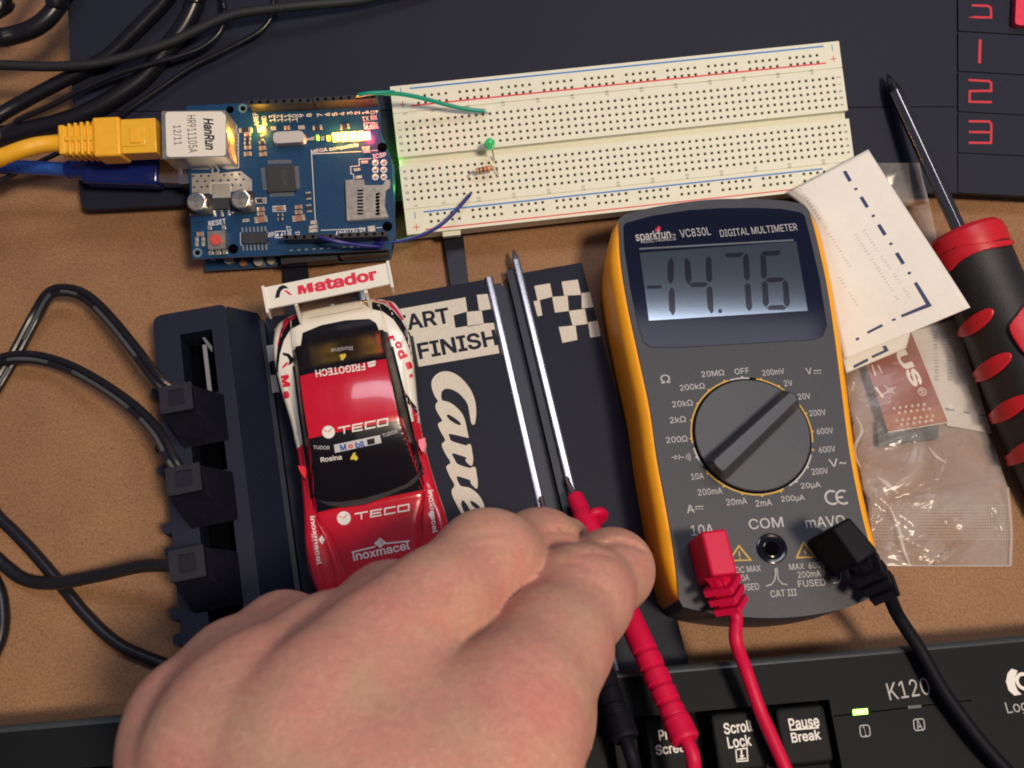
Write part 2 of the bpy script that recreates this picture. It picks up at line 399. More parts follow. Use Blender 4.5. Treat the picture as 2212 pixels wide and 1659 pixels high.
digit([(1157, 916), (1310, 918), (1328, 938), (1325, 1080), (1157, 1078)], 3); digit([(1157, 997), (1318, 999)], 4)
lt.obj('numerals', t)
# pinkish red block at the picture's top right corner
k = B(); k.prism(rounded([mf.loc(*a, 3) for a in ((2197, -60), (2192, 52), (2205, 55), (2330, 50), (2330, -60))], 1.2), 0, 3.2, mat('pink_red_rubber', S(226, 40, 78), .5, mottle=.08))
k.obj('eraser', fr=mf, bevel=.5, label='pinkish red block at the edge of the black mat above the numeral 1', cat='eraser')

# ================================================================== slot-car track
_a, _c = P(1115, 566, 7.0), P(1222, 1010, 7.0); ty = _a - _c; ty[2] = 0; ty /= np.linalg.norm(ty)
TF = Fr((P(930, 900, 0.0)[0], P(930, 900, 0.0)[1], 0), np.cross(ty, (0, 0, 1)))
M_track = mat('track_plastic', (.0058, .0080, .022), .62, spec=.32, mottle=.5, mscale=2600, bump=.6, bscale=2600)
M_trkgloss = mat('track_smooth_plastic', (.006, .0075, .016), .42, mottle=.2)
M_paint = mat('worn_white_paint', (.62, .58, .50), .6, mottle=.2, mscale=2600, bump=.5, bscale=2600)
M_rail = mat('nickel_rail', (.42, .41, .42), .24, 1., mottle=.05, mscale=300)
tr = thing('race_track', TF, 'black toy race track section with white START FINISH lettering and metal rails', 'race track')
ZT = 6.0
def tl(x, y, z=ZT): return TF.loc(x, y, z)
xL = tl(602, 900)[0]; xR = tl(1332, 850)[0]; yT = tl(1000, 612)[1]; yB = yT - 190
r1 = TF.pts('h', [(486, 155), (560, 520), (640, 900), (760, 1440)], 7.2); r2 = TF.pts('h', [(648, 60), (735, 430), (812, 800), (940, 1380)], 7.2)
xr1 = float(np.mean([a[0] for a in r1])); xr2 = float(np.mean([a[0] for a in r2])); slot = (xr1 + xr2) / 2; half = (xr2 - xr1) / 2
lane2 = slot - 57.0
yT2 = tl(1252, 568)[1]
def slab(x0, x1, y1=None, z=ZT, m=None):
    y1 = yT if y1 is None else y1
    return [(x0, yB), (x1, yB), (x1, y1), (x0, y1)]
base = B()
for x0, x1 in ((xL, lane2 - half - 1.6), (lane2 + half + 1.6, slot - half - 1.6), (slot + half + 1.6, xR)):
    base.prism(slab(x0, x1), 0, ZT, M_track)
base.prism(slab(xL + .5, xR - .5, yT - 1.5), 0, 1.2, M_trkgloss)
base.obj('base', tr, bevel=.35)
for c in (lane2, slot):
    g = B()
    for sgn in (-1, 1):
        g.prism(slab(c + sgn * (half + 1.55), c + sgn * (half - 1.5), yT + (.6 if sgn < 0 else 2.6)), 1.2, ZT + .25, M_trkgloss)
        g.prism(slab(c + sgn * (half - 1.52), c + sgn * 1.45, yT - (2.2 if sgn < 0 else -2.2)), 1.2, ZT - .5, M_trkgloss)
    g.obj('slot_lip', tr, bevel=.25)
    for sgn in (-1, 1):
        r = B(); x = c + sgn * half; ex = 0.2 if sgn < 0 else 9.5
        if sgn < 0: pts = [(x - 1.3, yB), (x + 1.3, yB), (x + 1.3, yT + ex), (x - 1.3, yT + ex)]
        else: pts = [(x - 1.3, yB), (x + 1.3, yB), (x + 1.3, yT + ex - 3.5), (x + .5, yT + ex), (x - .5, yT + ex), (x - 1.3, yT + ex - 3.5)]
        cs = [(1.35, 0), (1.33, .5), (1.2, .72), (1.02, .80), (.5, .835), (0, .845)]; cs = cs + [(-a, c_) for a, c_ in cs[-2::-1]]; K = len(cs); y1 = yT + (ex if sgn < 0 else ex - 3.5)
        v = [(x + a * (1 if yy_ < 9e8 else .3), yy_ if yy_ < 9e8 else y1 + 3.5, ZT + .25 + h_ * (1 if yy_ < 9e8 else .3)) for yy_ in ([yB, y1 - .8, y1] if sgn < 0 else [yB, y1 - .8, y1, 1e9]) for a, h_ in cs]
        n_s = len(v) // K; r.add(v, [(i * K + j, i * K + j + 1, (i + 1) * K + j + 1, (i + 1) * K + j) for i in range(n_s - 1) for j in range(K - 1)] + [tuple(range(K))[::-1], tuple((n_s - 1) * K + j for j in range(K))], M_rail); r.obj('rail', tr, ang=24)
# connector tongues at the head of the track
for px in ([(957, 497), (1000, 504), (1016, 640), (978, 645)], [(612, 560), (661, 552), (667, 600), (630, 690), (618, 690)]):
    g = B(); p = [TF.loc(*a, 4.5) for a in px]; g.prism(rounded(p, 1.5), 2.2, 4.5, M_trkgloss); g.obj('connector_tongue', tr, bevel=.5)
ink = B(); zi = ZT + .02
def tp(k, l, z=zi): return [TF.loc(*q(k, *a), z) for a in l]
for poly in ([(-178, 364), (338, 272), (350, 355), (268, 378), (280, 452), (440, 426), (505, 422), (538, 600), (64, 680), (30, 498), (-160, 532)],
             [(405, 258), (468, 252), (490, 340), (436, 350), (418, 346)], [(345, 358), (434, 350), (446, 427), (352, 446)],
             [(743, 205), (835, 190), (850, 268), (762, 292)], [(738, 295), (775, 290), (790, 378), (762, 384)], [(848, 270), (938, 262), (946, 352), (864, 362)],
             [(903, 180), (998, 168), (1018, 258), (918, 262)], [(1020, 248), (1070, 241), (1090, 330), (1022, 338)], [(946, 352), (1040, 340), (1056, 428), (968, 440)],
             [(886, 446), (985, 437), (996, 522), (908, 540)], [(1058, 418), (1115, 410), (1132, 500), (1072, 508)]):
    ink.flatpoly(tp('h', poly), M_paint)
ink.obj('start_line_paint', tr); ink = B()
for poly in ([(1190, 295), (1260, 285), (1250, 420), (1205, 450)], [(1112, 460), (1200, 442), (1215, 590), (1134, 616)], [(1150, 742), (1214, 738), (1238, 902), (1174, 912)]):
    ink.flatpoly(tp('s', poly), M_paint)
ink.obj('checkered_paint', tr)
lett = B()
lett.text(TF, 'h', 'START', 40, 412, 415, zi + .03, M_track, h=6.3, rot=0, bold=.024)
lett.text(TF, 'h', 'FINISH', 291, 548, 470, zi + .03, M_track, h=6.3, rot=0, bold=.024)
# brush-script name down the lane
scr = [(540, 630), (575, 632), (590, 520), (578, 390), (535, 280), (470, 190), (390, 118), (300, 80), (215, 85), (150, 130), (118, 190), (125, 270), (155, 345), (185, 392),
       (163, 425), (162, 470), (190, 530), (230, 600), (192, 625), (190, 660), (225, 735), (262, 805), (230, 840), (232, 880), (270, 960), (318, 1040), (280, 1075), (278, 1110), (315, 1195), (360, 1280), (333, 1330), (338, 1390), (385, 1490), (450, 1610), (520, 1720), (600, 1790), (640, 1760),
       (700, 1680), (690, 1590), (672, 1490), (620, 1390), (540, 1320), (480, 1300), (430, 1292), (400, 1250), (385, 1190), (440, 1200), (525, 1230), (532, 1262), (580, 1312), (602, 1310), (606, 1240), (596, 1170), (582, 1095), (545, 1090), (520, 1100), (400, 1062), (362, 1010), (335, 945), (400, 960), (485, 990), (476, 1020), (510, 1062), (545, 1074), (558, 1010), (548, 930), (530, 850), (490, 856),
       (480, 862), (330, 815), (312, 780), (300, 742), (360, 748), (500, 780), (508, 770), (490, 680), (470, 590), (430, 510), (360, 440), (290, 400), (232, 384), (220, 340), (228, 290), (268, 262), (330, 270), (400, 305), (460, 365), (500, 430), (518, 520)]
lp = [TF.loc(*q('q', *a), zi) for a in scr]
def fill(b_, loops, z, m):
    """triangulated polygon with holes"""
    vs = []; es = []
    for l in loops:
        k0 = len(vs); vs += [Vector((a[0], a[1])) for a in l]; es.append(list(range(k0, len(vs))))
    r = delaunay_2d_cdt(vs, [], es, 2 if len(loops) == 1 else 2, 1e-7)
    def inside(pt, l):
        c_ = False
        for i in range(len(l)):
            (x1, y1), (x2, y2) = l[i - 1][:2], l[i][:2]
            if (y1 > pt[1]) != (y2 > pt[1]) and pt[0] < (x2 - x1) * (pt[1] - y1) / (y2 - y1) + x1: c_ = not c_
        return c_
    fs = []
    for f in r[2]:
        ct = sum((r[0][i] for i in f), Vector((0, 0))) / len(f)
        if sum(inside(ct, l) for l in loops) % 2: fs.append(tuple(f))
    b_.add([(a[0], a[1], z) for a in r[0]], fs, m)
holes = [[(280, 540), (310, 540), (400, 600), (428, 640), (400, 645), (320, 600), (285, 560)], [(526, 1450), (560, 1455), (620, 1500), (628, 1528), (590, 1530), (545, 1495)], [(445, 1440), (480, 1470), (530, 1550), (600, 1650), (560, 1690), (500, 1620), (450, 1540), (432, 1480)]]
fill(lett, [crom(lp, 3, True)] + [crom([TF.loc(*q('q', *a), zi) for a in h], 3, True) for h in holes], zi, M_paint)
lett.obj('lettering', tr)
# plain shoulder strip between the lane and the terminal box
sh = B(); x0 = tl(*q('s', 905, 700))[0]; x0b = tl(*q('s', 800, 700))[0]
sh.prism([(x0b - 3, yB), (xL - .6, yB), (xL - .6, yT - .5), (x0b - 3, yT - .5)], 0, ZT, M_trkgloss)
sh.prism([(x0b + 4.0, yB), (x0b + 8.0, yB), (x0b + 8.0, yT - .7), (x0b + 4.0, yT - .7)], ZT - 2, ZT + .55, M_trkgloss); sh.obj('shoulder_strip', tr, bevel=.5)

# ------------------------------------------------------------------ terminal box clipped to the track
ZB = 16.0
M_box = mat('box_plastic', (.0056, .0078, .025), .52, spec=.35, mottle=.22, mscale=1500, bump=.25, bscale=3500)
bx0 = TF.loc(*q('s', 45, 500), ZB)[0]; bx1 = TF.loc(*q('s', 760, 400), ZB)[0]; by1 = TF.loc(*q('s', 400, 110), ZB)[1]; by0 = by1 - 160
BX = TF.at((bx0, by1, 0)); wB = bx1 - bx0
bt = thing('terminal_box', BX, 'black plastic terminal box along the left side of the toy race track', 'terminal box')
def bl(k, x, y, z=ZB): return BX.loc(*q(k, x, y), z)
s1 = [bl('s', 320, 345), bl('s', 590, 318), bl('s', 640, 900), bl('s', 340, 930)]
sx0, sx1, sy1, sy0 = min(a[0] for a in s1), max(a[0] for a in s1), s1[0][1], s1[2][1]
pitch = abs(bl('t', 430, 200)[1] - bl('t', 460, 1010)[1]); L_s = sy1 - sy0
body = B(); Lb = 160.0
# the top is built round three open sockets
sockets = [(sy1 - i * pitch, sy0 - i * pitch) for i in range(4)]
xs = [0.0, sx0, sx1, wB]
body.prism(rounded([(0, -Lb), (sx0, -Lb), (sx0, 0), (0, 0)], [0, 0, 0, 3.5]), 0, ZB, M_box)
body.prism(rounded([(sx1, -Lb), (wB, -Lb), (wB, 0), (sx1, 0)], [0, 0, 2.5, 0]), 0, ZB, M_box)
yy = 0.0
for a, c in sockets:
    body.prism([(sx0 - .01, a), (sx1 + .01, a), (sx1 + .01, yy), (sx0 - .01, yy)], 0, ZB, M_box); yy = c
body.prism([(sx0, -Lb), (sx1, -Lb), (sx1, yy), (sx0, yy)], 0, ZB, M_box)
body.prism([(sx0 - 1, -Lb + 1), (sx1 + 1, -Lb + 1), (sx1 + 1, -2), (sx0 - 1, -2)], 0, 5, M_void)
me_o = body.obj('body', bt, bevel=.45)
sl = B()   # sloped flank towards the track
sl.add([(wB, -Lb, 0), (wB, 0, 0), (wB + 9, -Lb, 0), (wB + 9, -1, 0), (wB, -Lb, ZB - .6), (wB, -.6, ZB - .6), (wB + 9, -Lb, ZT + .6), (wB + 9, -1, ZT + .6)], [(4, 6, 7, 5), (1, 5, 7, 3), (2, 3, 7, 6), (0, 4, 5, 1)], M_box)
sl.obj('flank', bt)
fins = B()
for i in range(4):
    a, c = sockets[i]
    for k_ in range(2):
        y = a - 9 - k_ * 7.5 + (0 if i else 0)
        fins.prism(rounded([(-3.2, y - 3.6), (0.6, y - 3.6), (0.6, y), (-3.2, y)], 1.4), 1, ZB - 1.5 - k_, M_box)
fins.obj('side_lug', bt, bevel=.4)
ct = B(); zc = 11
ct.add([bl('s', 497, 450, 14.), bl('s', 538, 448, 14.), bl('s', 592, 912, 12.), bl('s', 548, 888, 12.), bl('s', 497, 450, 8), bl('s', 538, 448, 8), bl('s', 592, 912, 7), bl('s', 548, 888, 7)], [(0, 1, 2, 3), (0, 4, 5, 1), (1, 5, 6, 2), (2, 6, 7, 3), (3, 7, 4, 0)], M_tin)
ct.add([bl('s', 497, 382, 15), bl('s', 520, 376, 15), bl('s', 592, 465, 14.5), bl('s', 594, 522, 14), bl('s', 560, 480, 14)], [(0, 1, 2, 3, 4)], M_tin)
ct.obj('contact_spring', bt)
# ------------------------------------------------------------------ three plugs standing in the sockets, each with its lead
M_plug = mat('plug_plastic', (.006, .0065, .014), .5, spec=.3, mottle=.25, bump=.25)
M_plugrim = mat('plug_rim_plastic', (.011, .012, .020), .6, spec=.35, mottle=.25, bump=.4)
plugs = [('s', [(78, 850), (392, 818), (405, 1058), (92, 1112)], 0), ('t', [(80, 130), (412, 72), (428, 330), (98, 400)], 1), ('t', [(112, 930), (452, 872), (462, 1142), (126, 1238)], 2)]
ZP = 29.0
def cable_pts(k, l): return [WF.loc(*q(k, x, y), z) for x, y, z in l]
M_lead = mat('lead_sheath', (.010, .010, .014), .33, mottle=.2, mscale=700)
M_leadmark = mat('lead_grey_print', (.07, .08, .088), .45)
leads = [[(812, 590, 24), (770, 560, 26), (720, 515, 27), (610, 370, 24), (490, 225, 18), (390, 135, 14), (300, 108, 12), (225, 128, 10), (160, 230, 6), (70, 400, 4.5), (0, 520, 3), (-80, 650, 3)],
         [(850, 970, 24), (815, 925, 27), (780, 870, 28), (720, 760, 26), (620, 655, 22), (480, 552, 17), (330, 468, 12), (200, 425, 9), (90, 415, 8.2), (0, 430, 6), (-90, 460, 4)],
         [(870, 1360, 24), (820, 1364, 26), (770, 1370, 26), (640, 1378, 20), (450, 1420, 11), (250, 1455, 6.4), (120, 1440, 3), (30, 1380, 2.4), (-70, 1290, 2.4)]]
labels = ['black twin-core lead whose plug stands next to the open socket of the terminal box', 'black twin-core lead with its plug in the middle of the three filled sockets', 'round black lead with its plug in the filled socket closest to the hand']
for (k_, px, i), ld in zip(plugs, leads):
    c = np.mean([BX.loc(*q(k_, *a), ZP) for a in px], axis=0); w_ = np.linalg.norm(BX.loc(*q(k_, *px[1]), ZP) - BX.loc(*q(k_, *px[0]), ZP)); h_ = np.linalg.norm(BX.loc(*q(k_, *px[3]), ZP) - BX.loc(*q(k_, *px[0]), ZP))
    pf = BX.at((c[0], c[1], 0)); a = thing('plug_lead', pf, labels[i], 'plug lead', 'leads plugged into the terminal box')
    p = B(); hw, hh = w_ / 2, h_ / 2
    p.prism(rounded([(-hw, -hh), (hw, -hh), (hw, hh), (-hw, hh)], .7), 12, ZP - .5, M_plug)
    p.add([(hw - .4, -hh + .3, ZP - 2), (hw + 7, -hh - 8, 16.2), (hw + 7, hh - 1, 16.2), (hw - .4, hh - .3, ZP - 2), (hw - .4, -hh + .3, 12), (hw + 7, -hh - 8, 12), (hw + 7, hh - 1, 12), (hw - .4, hh - .3, 12)], [(0, 1, 2, 3), (0, 4, 5, 1), (1, 5, 6, 2), (2, 6, 7, 3)], M_plug)
    p.add([(-hw + .4, -hh + .3, ZP - 2), (-hw + 3, -hh - 8, 16.2), (hw + 7, -hh - 8, 16.2), (hw - .4, -hh + .3, ZP - 2)], [(0, 1, 2, 3)], M_plug)
    p.obj('plug_body', a, bevel=.4)
    rim = B(); o_ = [(-hw, -hh), (hw, -hh), (hw, hh), (-hw, hh)]; ii = [(-hw * .45, -hh * .55), (hw * .5, -hh * .55), (hw * .5, hh * .62), (-hw * .45, hh * .62)]
    for j in range(4): rim.prism([o_[j], o_[(j + 1) % 4], ii[(j + 1) % 4], ii[j]], ZP - .6, ZP, M_plugrim)
    rim.prism(ii, ZP - 3, ZP - 1.2, M_void); rim.obj('plug_rim', a, bevel=.2)
    pts = carry_on([pf.l(x) for x in cable_pts('B', ld)], 60, False)
    cb = B()
    if i < 2:
        P3 = crom(pts, 8); T3 = np.gradient(P3, axis=0); N3 = np.cross(T3, (0, 0, 1)); N3 /= np.linalg.norm(N3, axis=1)[:, None]
        for sgn in (-1, 1): cb.tube(P3 + N3 * 1.0 * sgn + np.array([0, 0, .25 * sgn]), 1.25, M_lead, smooth=False)
        mk = B(); Q = P3 - N3 * 1.0 * (1 if i == 0 else 1) + np.array([0, 0, .14]); rr = random.Random(i); s_ = 5 if i else 22
        while s_ < len(Q) - 4:
            e_ = min(len(Q) - 1, s_ + rr.randint(8, 15)); mk.tube(Q[s_:e_] + np.array([0, 0, .75]), .66, M_leadmark, smooth=False, seg=8); s_ = e_ + rr.randint(3, 6)
        mk.obj('grey_print', a)
    else: cb.tube(pts, 2.15, M_lead, n=10, seg=14)
    cb.obj('lead', a)
# two more leads lying on the desk
l1 = B(); l1.tube(carry_on([P(*q('B', *p_[:2]), p_[2]) for p_ in ((-90, 1010, 2), (-20, 1135, 2), (60, 1215, 2), (150, 1310, 2), (250, 1425, 2), (340, 1535, 2))] + [P(*q('C', *p_), 2) for p_ in ((640, 110), (800, 275), (950, 390), (1100, 460), (1230, 512), (1400, 570), (1700, 640))], 60, True, False), 2.0, M_lead, n=10, seg=12)
l1.obj('power_cord', label='round black cord running across the bare desk and under the hand', cat='cord')
l2 = B(); l2.tube(carry_on([P(*a, 2.2) for a in ((-60, 1180), (-12, 1255), (4, 1305), (2, 1370), (-30, 1450))], 40), 2.2, M_lead, n=10, seg=12)
l2.obj('looped_cord', label='short curve of black cord at the left edge of the desk', cat='cord')

# ================================================================== breadboard
M_bb = mat('breadboard_plastic', (.73, .735, .60), .48, mottle=.04, mscale=300, bump=.05, sss=.15)
M_bbred = mat('breadboard_red_line', S(215, 60, 66), .5); M_bbblue = mat('breadboard_blue_line', S(40, 124, 196), .5); M_bbink = mat('breadboard_grey_ink', (.09, .088, .08), .6)
bf = RF.at((0, 0, -9.2)); HB = 9.2
bt_ = thing('breadboard', bf, 'long cream solderless breadboard with red and blue lines and numbered holes', 'breadboard')
X0, X1, Y0, Y1 = -4.2, 161.4, -12.6, 41.4
body = B(); u = 2.54
def cellgrid(xa, ya, skip):
    """one square socket: sloped lip, four walls, floor"""
    o = u / 2; a, c = .52, .37
    v = [(xa + sx * r, ya + sy * r, z) for r, z in ((o, HB), (a, HB), (c, HB - .35), (c, HB - 3)) for sx, sy in ((-1, -1), (1, -1), (1, 1), (-1, 1))]
    for k0 in (0, 4): body.add(v[k0:k0 + 8], [(i, (i + 1) % 4, (i + 1) % 4 + 4, i + 4) for i in range(4)], M_bb)
    body.add(v[8:16], [(i, (i + 1) % 4, (i + 1) % 4 + 4, i + 4) for i in range(4)] + [(4, 5, 6, 7)], mat('socket_dark', (.06, .055, .045), .8))
def rect(xa, ya, xb, yb, z=HB, m=None): body.add([(xa, ya, z), (xb, ya, z), (xb, yb, z), (xa, yb, z)], [(0, 1, 2, 3)], m or M_bb)
rows_main = [i * u for i in range(5)] + [17.78 + i * u for i in range(5)]
for y in rows_main:
    for i in range(63): cellgrid(i * u, y, 0)
top1 = RF.loc(*q('b', 318, 487), 0); top2 = RF.loc(*q('b', 320, 543), 0); bot1 = RF.loc(*q('b', 422, 1445), 0); bot2 = RF.loc(*q('b', 428, 1500), 0)
rail_rows = [(top1[0], 37.0, 34.46), (bot1[0], -6.2, -8.74)]
cols = [g_ * 6 + i for g_ in range(10) for i in range(5)]
for xs_, ya, yb in rail_rows:
    for y in (ya, yb):
        for i in cols: cellgrid(xs_ + i * u, y, 0)
        for g_ in range(9): rect(xs_ + (g_ * 6 + 4.5) * u, y - u / 2, xs_ + (g_ * 6 + 5.5) * u, y + u / 2)
    rect(X0, yb - u / 2, xs_ - u / 2, ya + u / 2); rect(xs_ + 58.5 * u, yb - u / 2, X1, ya + u / 2)
for a, c in ((-u / 2, 4 * u + u / 2), (17.78 - u / 2, 17.78 + 4.5 * u)): rect(X0, a, -u / 2, c); rect(62.5 * u, a, X1, c)
yb_ = [Y0, -8.74 - u / 2, -6.2 + u / 2, -u / 2, 11.43, 12.4, 15.5, 16.51, 17.78 + 4.5 * u, 34.46 - u / 2, 37 + u / 2, Y1]
rect(X0, yb_[0], X1, yb_[1])
gz = .5    # the seams between the power strips and the middle block
rect(X0, yb_[2], X1, -3.7); rect(X0, -3.7, X1, -3.3, HB - gz, M_bb); rect(X0, -3.3, X1, yb_[3])
rect(X0, yb_[4], X1, yb_[5]); rect(X0, yb_[5], X1, yb_[6], HB - 3.2); rect(X0, yb_[6], X1, yb_[7])
rect(X0, yb_[8], X1, 31.2); rect(X0, 31.2, X1, 31.6, HB - gz); rect(X0, 31.6, X1, yb_[9]); rect(X0, yb_[10], X1, yb_[11])
for y, d in ((-3.7, gz), (31.2, gz), (12.4, 3.2)):
    y2 = {-3.7: -3.3, 31.2: 31.6, 12.4: 15.5}[y]
    body.add([(X0, y, HB), (X1, y, HB), (X1, y, HB - d), (X0, y, HB - d)], [(0, 1, 2, 3)], M_bb); body.add([(X0, y2, HB), (X1, y2, HB), (X1, y2, HB - d), (X0, y2, HB - d)], [(3, 2, 1, 0)], M_bb)
for y, s_ in ((Y0, 1), (Y1, 0)): body.add([(X0, y, 0), (X1, y, 0), (X1, y, HB), (X0, y, HB)], [(0, 1, 2, 3) if s_ else (3, 2, 1, 0)], M_bb)
for x, s_ in ((X0, 0), (X1, 1)):   # the ends show the middle channel as a notch
    for ya, yb2, z in ((Y0, 12.4, HB), (12.4, 15.5, HB - 3.2), (15.5, Y1, HB)):
        body.add([(x, ya, 0), (x, yb2, 0), (x, yb2, z), (x, ya, z)], [(0, 1, 2, 3) if s_ else (3, 2, 1, 0)], M_bb)
body.add([(X0, Y0, 0), (X1, Y0, 0), (X1, Y1, 0), (X0, Y1, 0)], [(3, 2, 1, 0)], M_bb)
body.obj('body', bt_)
lug = B(); a = bf.loc(957, 512, 6)[0]; lug.prism([(a, Y0 - 1.6), (a + 6.5, Y0 - 1.6), (a + 6.5, Y0), (a, Y0)], 3.2, 7.2, M_bb)
lug.obj('side_tab', bt_, bevel=.3)
ln = B(); z = HB + .03
def hline(px0, px1, m, wd=.58):
    p0, p1 = bf.loc(*px0, HB), bf.loc(*px1, HB); y = (p0[1] + p1[1]) / 2; ln.flatpoly([(p0[0], y - wd / 2), (p1[0], y - wd / 2), (p1[0], y + wd / 2), (p0[0], y + wd / 2)], m, z)
hline(q('b', 258, 443), q('c', 1648, 117), M_bbblue); hline(q('b', 270, 582), q('c', 1665, 243), M_bbred)
hline(q('b', 366, 1404), q('c', 1640, 1070), M_bbblue); hline(q('b', 380, 1536), q('c', 1500, 1225), M_bbred, .46)
ln.obj('power_line', bt_)
lt = B()
for i in [1] + list(range(5, 61, 5)):
    for y, fl in ((31.0, 1), (-2.55, 1)):
        v, f = text_mesh(str(i), .0); ext = v.max(0) - v.min(0); h_ = 1.65; sc = h_ / (.72); a = math.pi / 2
        X = (i - 1) * u - v[:, 1] * sc; Y = y + v[:, 0] * sc; lt.add(np.c_[X, Y, np.full(len(X), z)], f, M_bbink)
for i, ch in enumerate('abcdefghij'):
    y = rows_main[i]
    for x in (-2.5, 159.6):
        v, f = text_mesh(ch, .015); sc = 2.3; lt.add(np.c_[x - v[:, 1] * sc, y + v[:, 0] * sc, np.full(len(v), z)], f, M_bbink)
for k_, x, y, m, vert in (('b', 205, 567, M_bbred, 1), ('c', 1725, 214, M_bbred, 1), ('b', 312, 1523, M_bbred, 1), ('b', 190, 462, M_bbblue, 0), ('c', 1714, 128, M_bbblue, 0), ('b', 300, 1432, M_bbblue, 0)):
    c = bf.loc(*q(k_, x, y), HB)
    lt.box((c[0], c[1], z), (.32, 2.4, .006), m)
    if vert: lt.box((c[0], c[1], z + .006), (2.4, .32, .006), m)
lt.obj('lettering', bt_)

# ------------------------------------------------------------------ the parts stuck into the breadboard
def R_(px, z): return RF.loc(*px, z)
M_ledgreen = mat('lit_green_lens', (.03, .42, .14), .25, emit=.16, ecol=(.05, .9, .25), sss=.2)
c = R_((1058, 306), 9.0); lf = RF.at((c[0], c[1], 0)); t = thing('green_led', lf, 'small lit green LED standing in the middle of the breadboard', 'led')
d = B(); d.lathe((0, 0, 5.2), (0, 0, 6), [(0, 1.9), (1.0, 1.9), (1.02, 1.55), (3.0, 1.55), (3.7, 1.4), (4.2, 1.05), (4.5, .55), (4.6, 0)], M_ledgreen, 20); d.obj('lens', t)
g1, g2 = lf.l(RF.w((12 * u, 4 * u, -1))), lf.l(RF.w((12 * u, 17.78, -1)))
for tgt, sx in ((g1, .6), (g2, -.5)):
    w_ = B(); w_.tube([(sx, 0, 5.3), (sx, -.3 * (1 if sx > 0 else -1), 4.4), tuple(tgt * np.array([.7, .8, 0]) + np.array([0, 0, 1.5])), tuple(tgt)], .26, M_tin, seg=6); w_.obj('wire_leg', t)
M_res = mat('resistor_tan', S(205, 160, 112), .4); 
a, c = R_(q('b', 772, 1086), 3.4), R_(q('b', 908, 1060), 3.4); rf = RF.at((a[0], a[1], 0)); t = thing('resistor', rf, 'tan resistor with coloured bands bridging holes of the breadboard beside the green LED', 'resistor')
p0, p1 = rf.l(RF.w(a)), rf.l(RF.w(c)); L_ = np.linalg.norm(p1 - p0); k_ = B()
Mbr, Mbk, Mrd, Mgd = mat('band_brown', S(80, 40, 30), .4), mat('band_black', (.01, .01, .01), .4), mat('band_red', S(185, 50, 45), .4), mat('band_gold', S(190, 130, 60), .3, .6)
prof = [(0, 0), (.02, .5), (.25, .95), (.6, 1.12)] 
bands = [(.16, .26, Mbr), (.36, .47, Mbk), (.56, .68, Mrd), (.84, .93, Mgd)]
pr_ = [(0, .5, M_res), (L_ * .03, .95, M_res), (L_ * .10, 1.12, M_res)]; 
for f0, f1, m in bands: pr_ += [(L_ * f0 - .001, 1.0, M_res), (L_ * f0, 1.01, m), (L_ * f1, 1.01, m), (L_ * f1 + .001, 1.0, M_res)]
pr_ += [(L_ * .96, 1.05, M_res), (L_, .5, M_res)]
k_.lathe(p0, p1, pr_, M_res, 14); k_.obj('body', t)
e1, e2 = rf.l(RF.w(R_(q('b', 708, 1150), -1))), rf.l(RF.w(R_(q('b', 945, 1138), -1)))
for s_, e_ in ((p0, e1), (p1, e2)):
    w_ = B(); dd = (p0 - p1) / L_ * (1 if s_ is p0 else -1); w_.tube([s_ + dd * -.3, s_ + dd * 1.2, (s_ + dd * 1.2) * .45 + e_ * .55 + np.array([0, 0, 1.3]), e_], .26, M_tin, seg=6); w_.obj('wire_leg', t)
def wire(name, pts, r, m, label, tip0, tip1):
    f0 = RF.at(pts[0]); t = thing(name, f0, label, 'jumper wire'); pp = [np.array(a) - np.array(pts[0]) for a in pts]
    w_ = B(); w_.tube(pp, r, m, n=8, seg=10); w_.obj('insulation', t)
    for a, d_ in ((pp[0], np.array(tip0)), (pp[-1], np.array(tip1))):
        w_ = B(); w_.tube([a, a + d_ * .5 + np.array([0, 0, .2]), a + d_], .28, M_tin, seg=6); w_.obj('bare_tip', t)
gp = [R_(q('a', 1825, 133), 20.5), R_(q('a', 1905, 118), 21.2), R_(q('a', 2010, 112), 20.5), R_(q('a', 2100, 110), 18.5), R_(q('b', 60, 482), 15.5), R_(q('b', 170, 486), 13), R_(q('b', 290, 505), 10.5), R_(q('b', 420, 536), 8), R_(q('b', 560, 575), 5.5), R_(q('b', 700, 605), 3.4), R_(q('b', 842, 620), 2.0)]
wire('jumper_wire', gp, .76, mat('green_insulation', S(6, 150, 126), .4, bump=.1), 'green jumper wire from the top header of the blue board to the breadboard', (-1.0, .1, -2.0), (1.5, -.3, -2.4))
bp_ = [R_(q('a', 1520, 1243), 19.5), R_(q('a', 1570, 1258), 20.5), R_(q('a', 1680, 1282), 20), R_(q('a', 1820, 1303), 17.5), R_(q('a', 2000, 1316), 14), R_(q('b', 0, 1646), 11), R_(q('b', 110, 1643), 9), R_(q('b', 260, 1612), 7.5), R_(q('b', 400, 1562), 6.4), R_(q('b', 520, 1490), 5.4), R_(q('b', 630, 1382), 3.8), R_(q('b', 728, 1268), 1.6)]
wire('jumper_wire', bp_, .66, mat('blue_insulation', S(32, 36, 120), .4, bump=.1), 'dark blue jumper wire looping from the lower header of the blue board to the breadboard', (-.8, .4, -2), (.4, .7, -2.4))

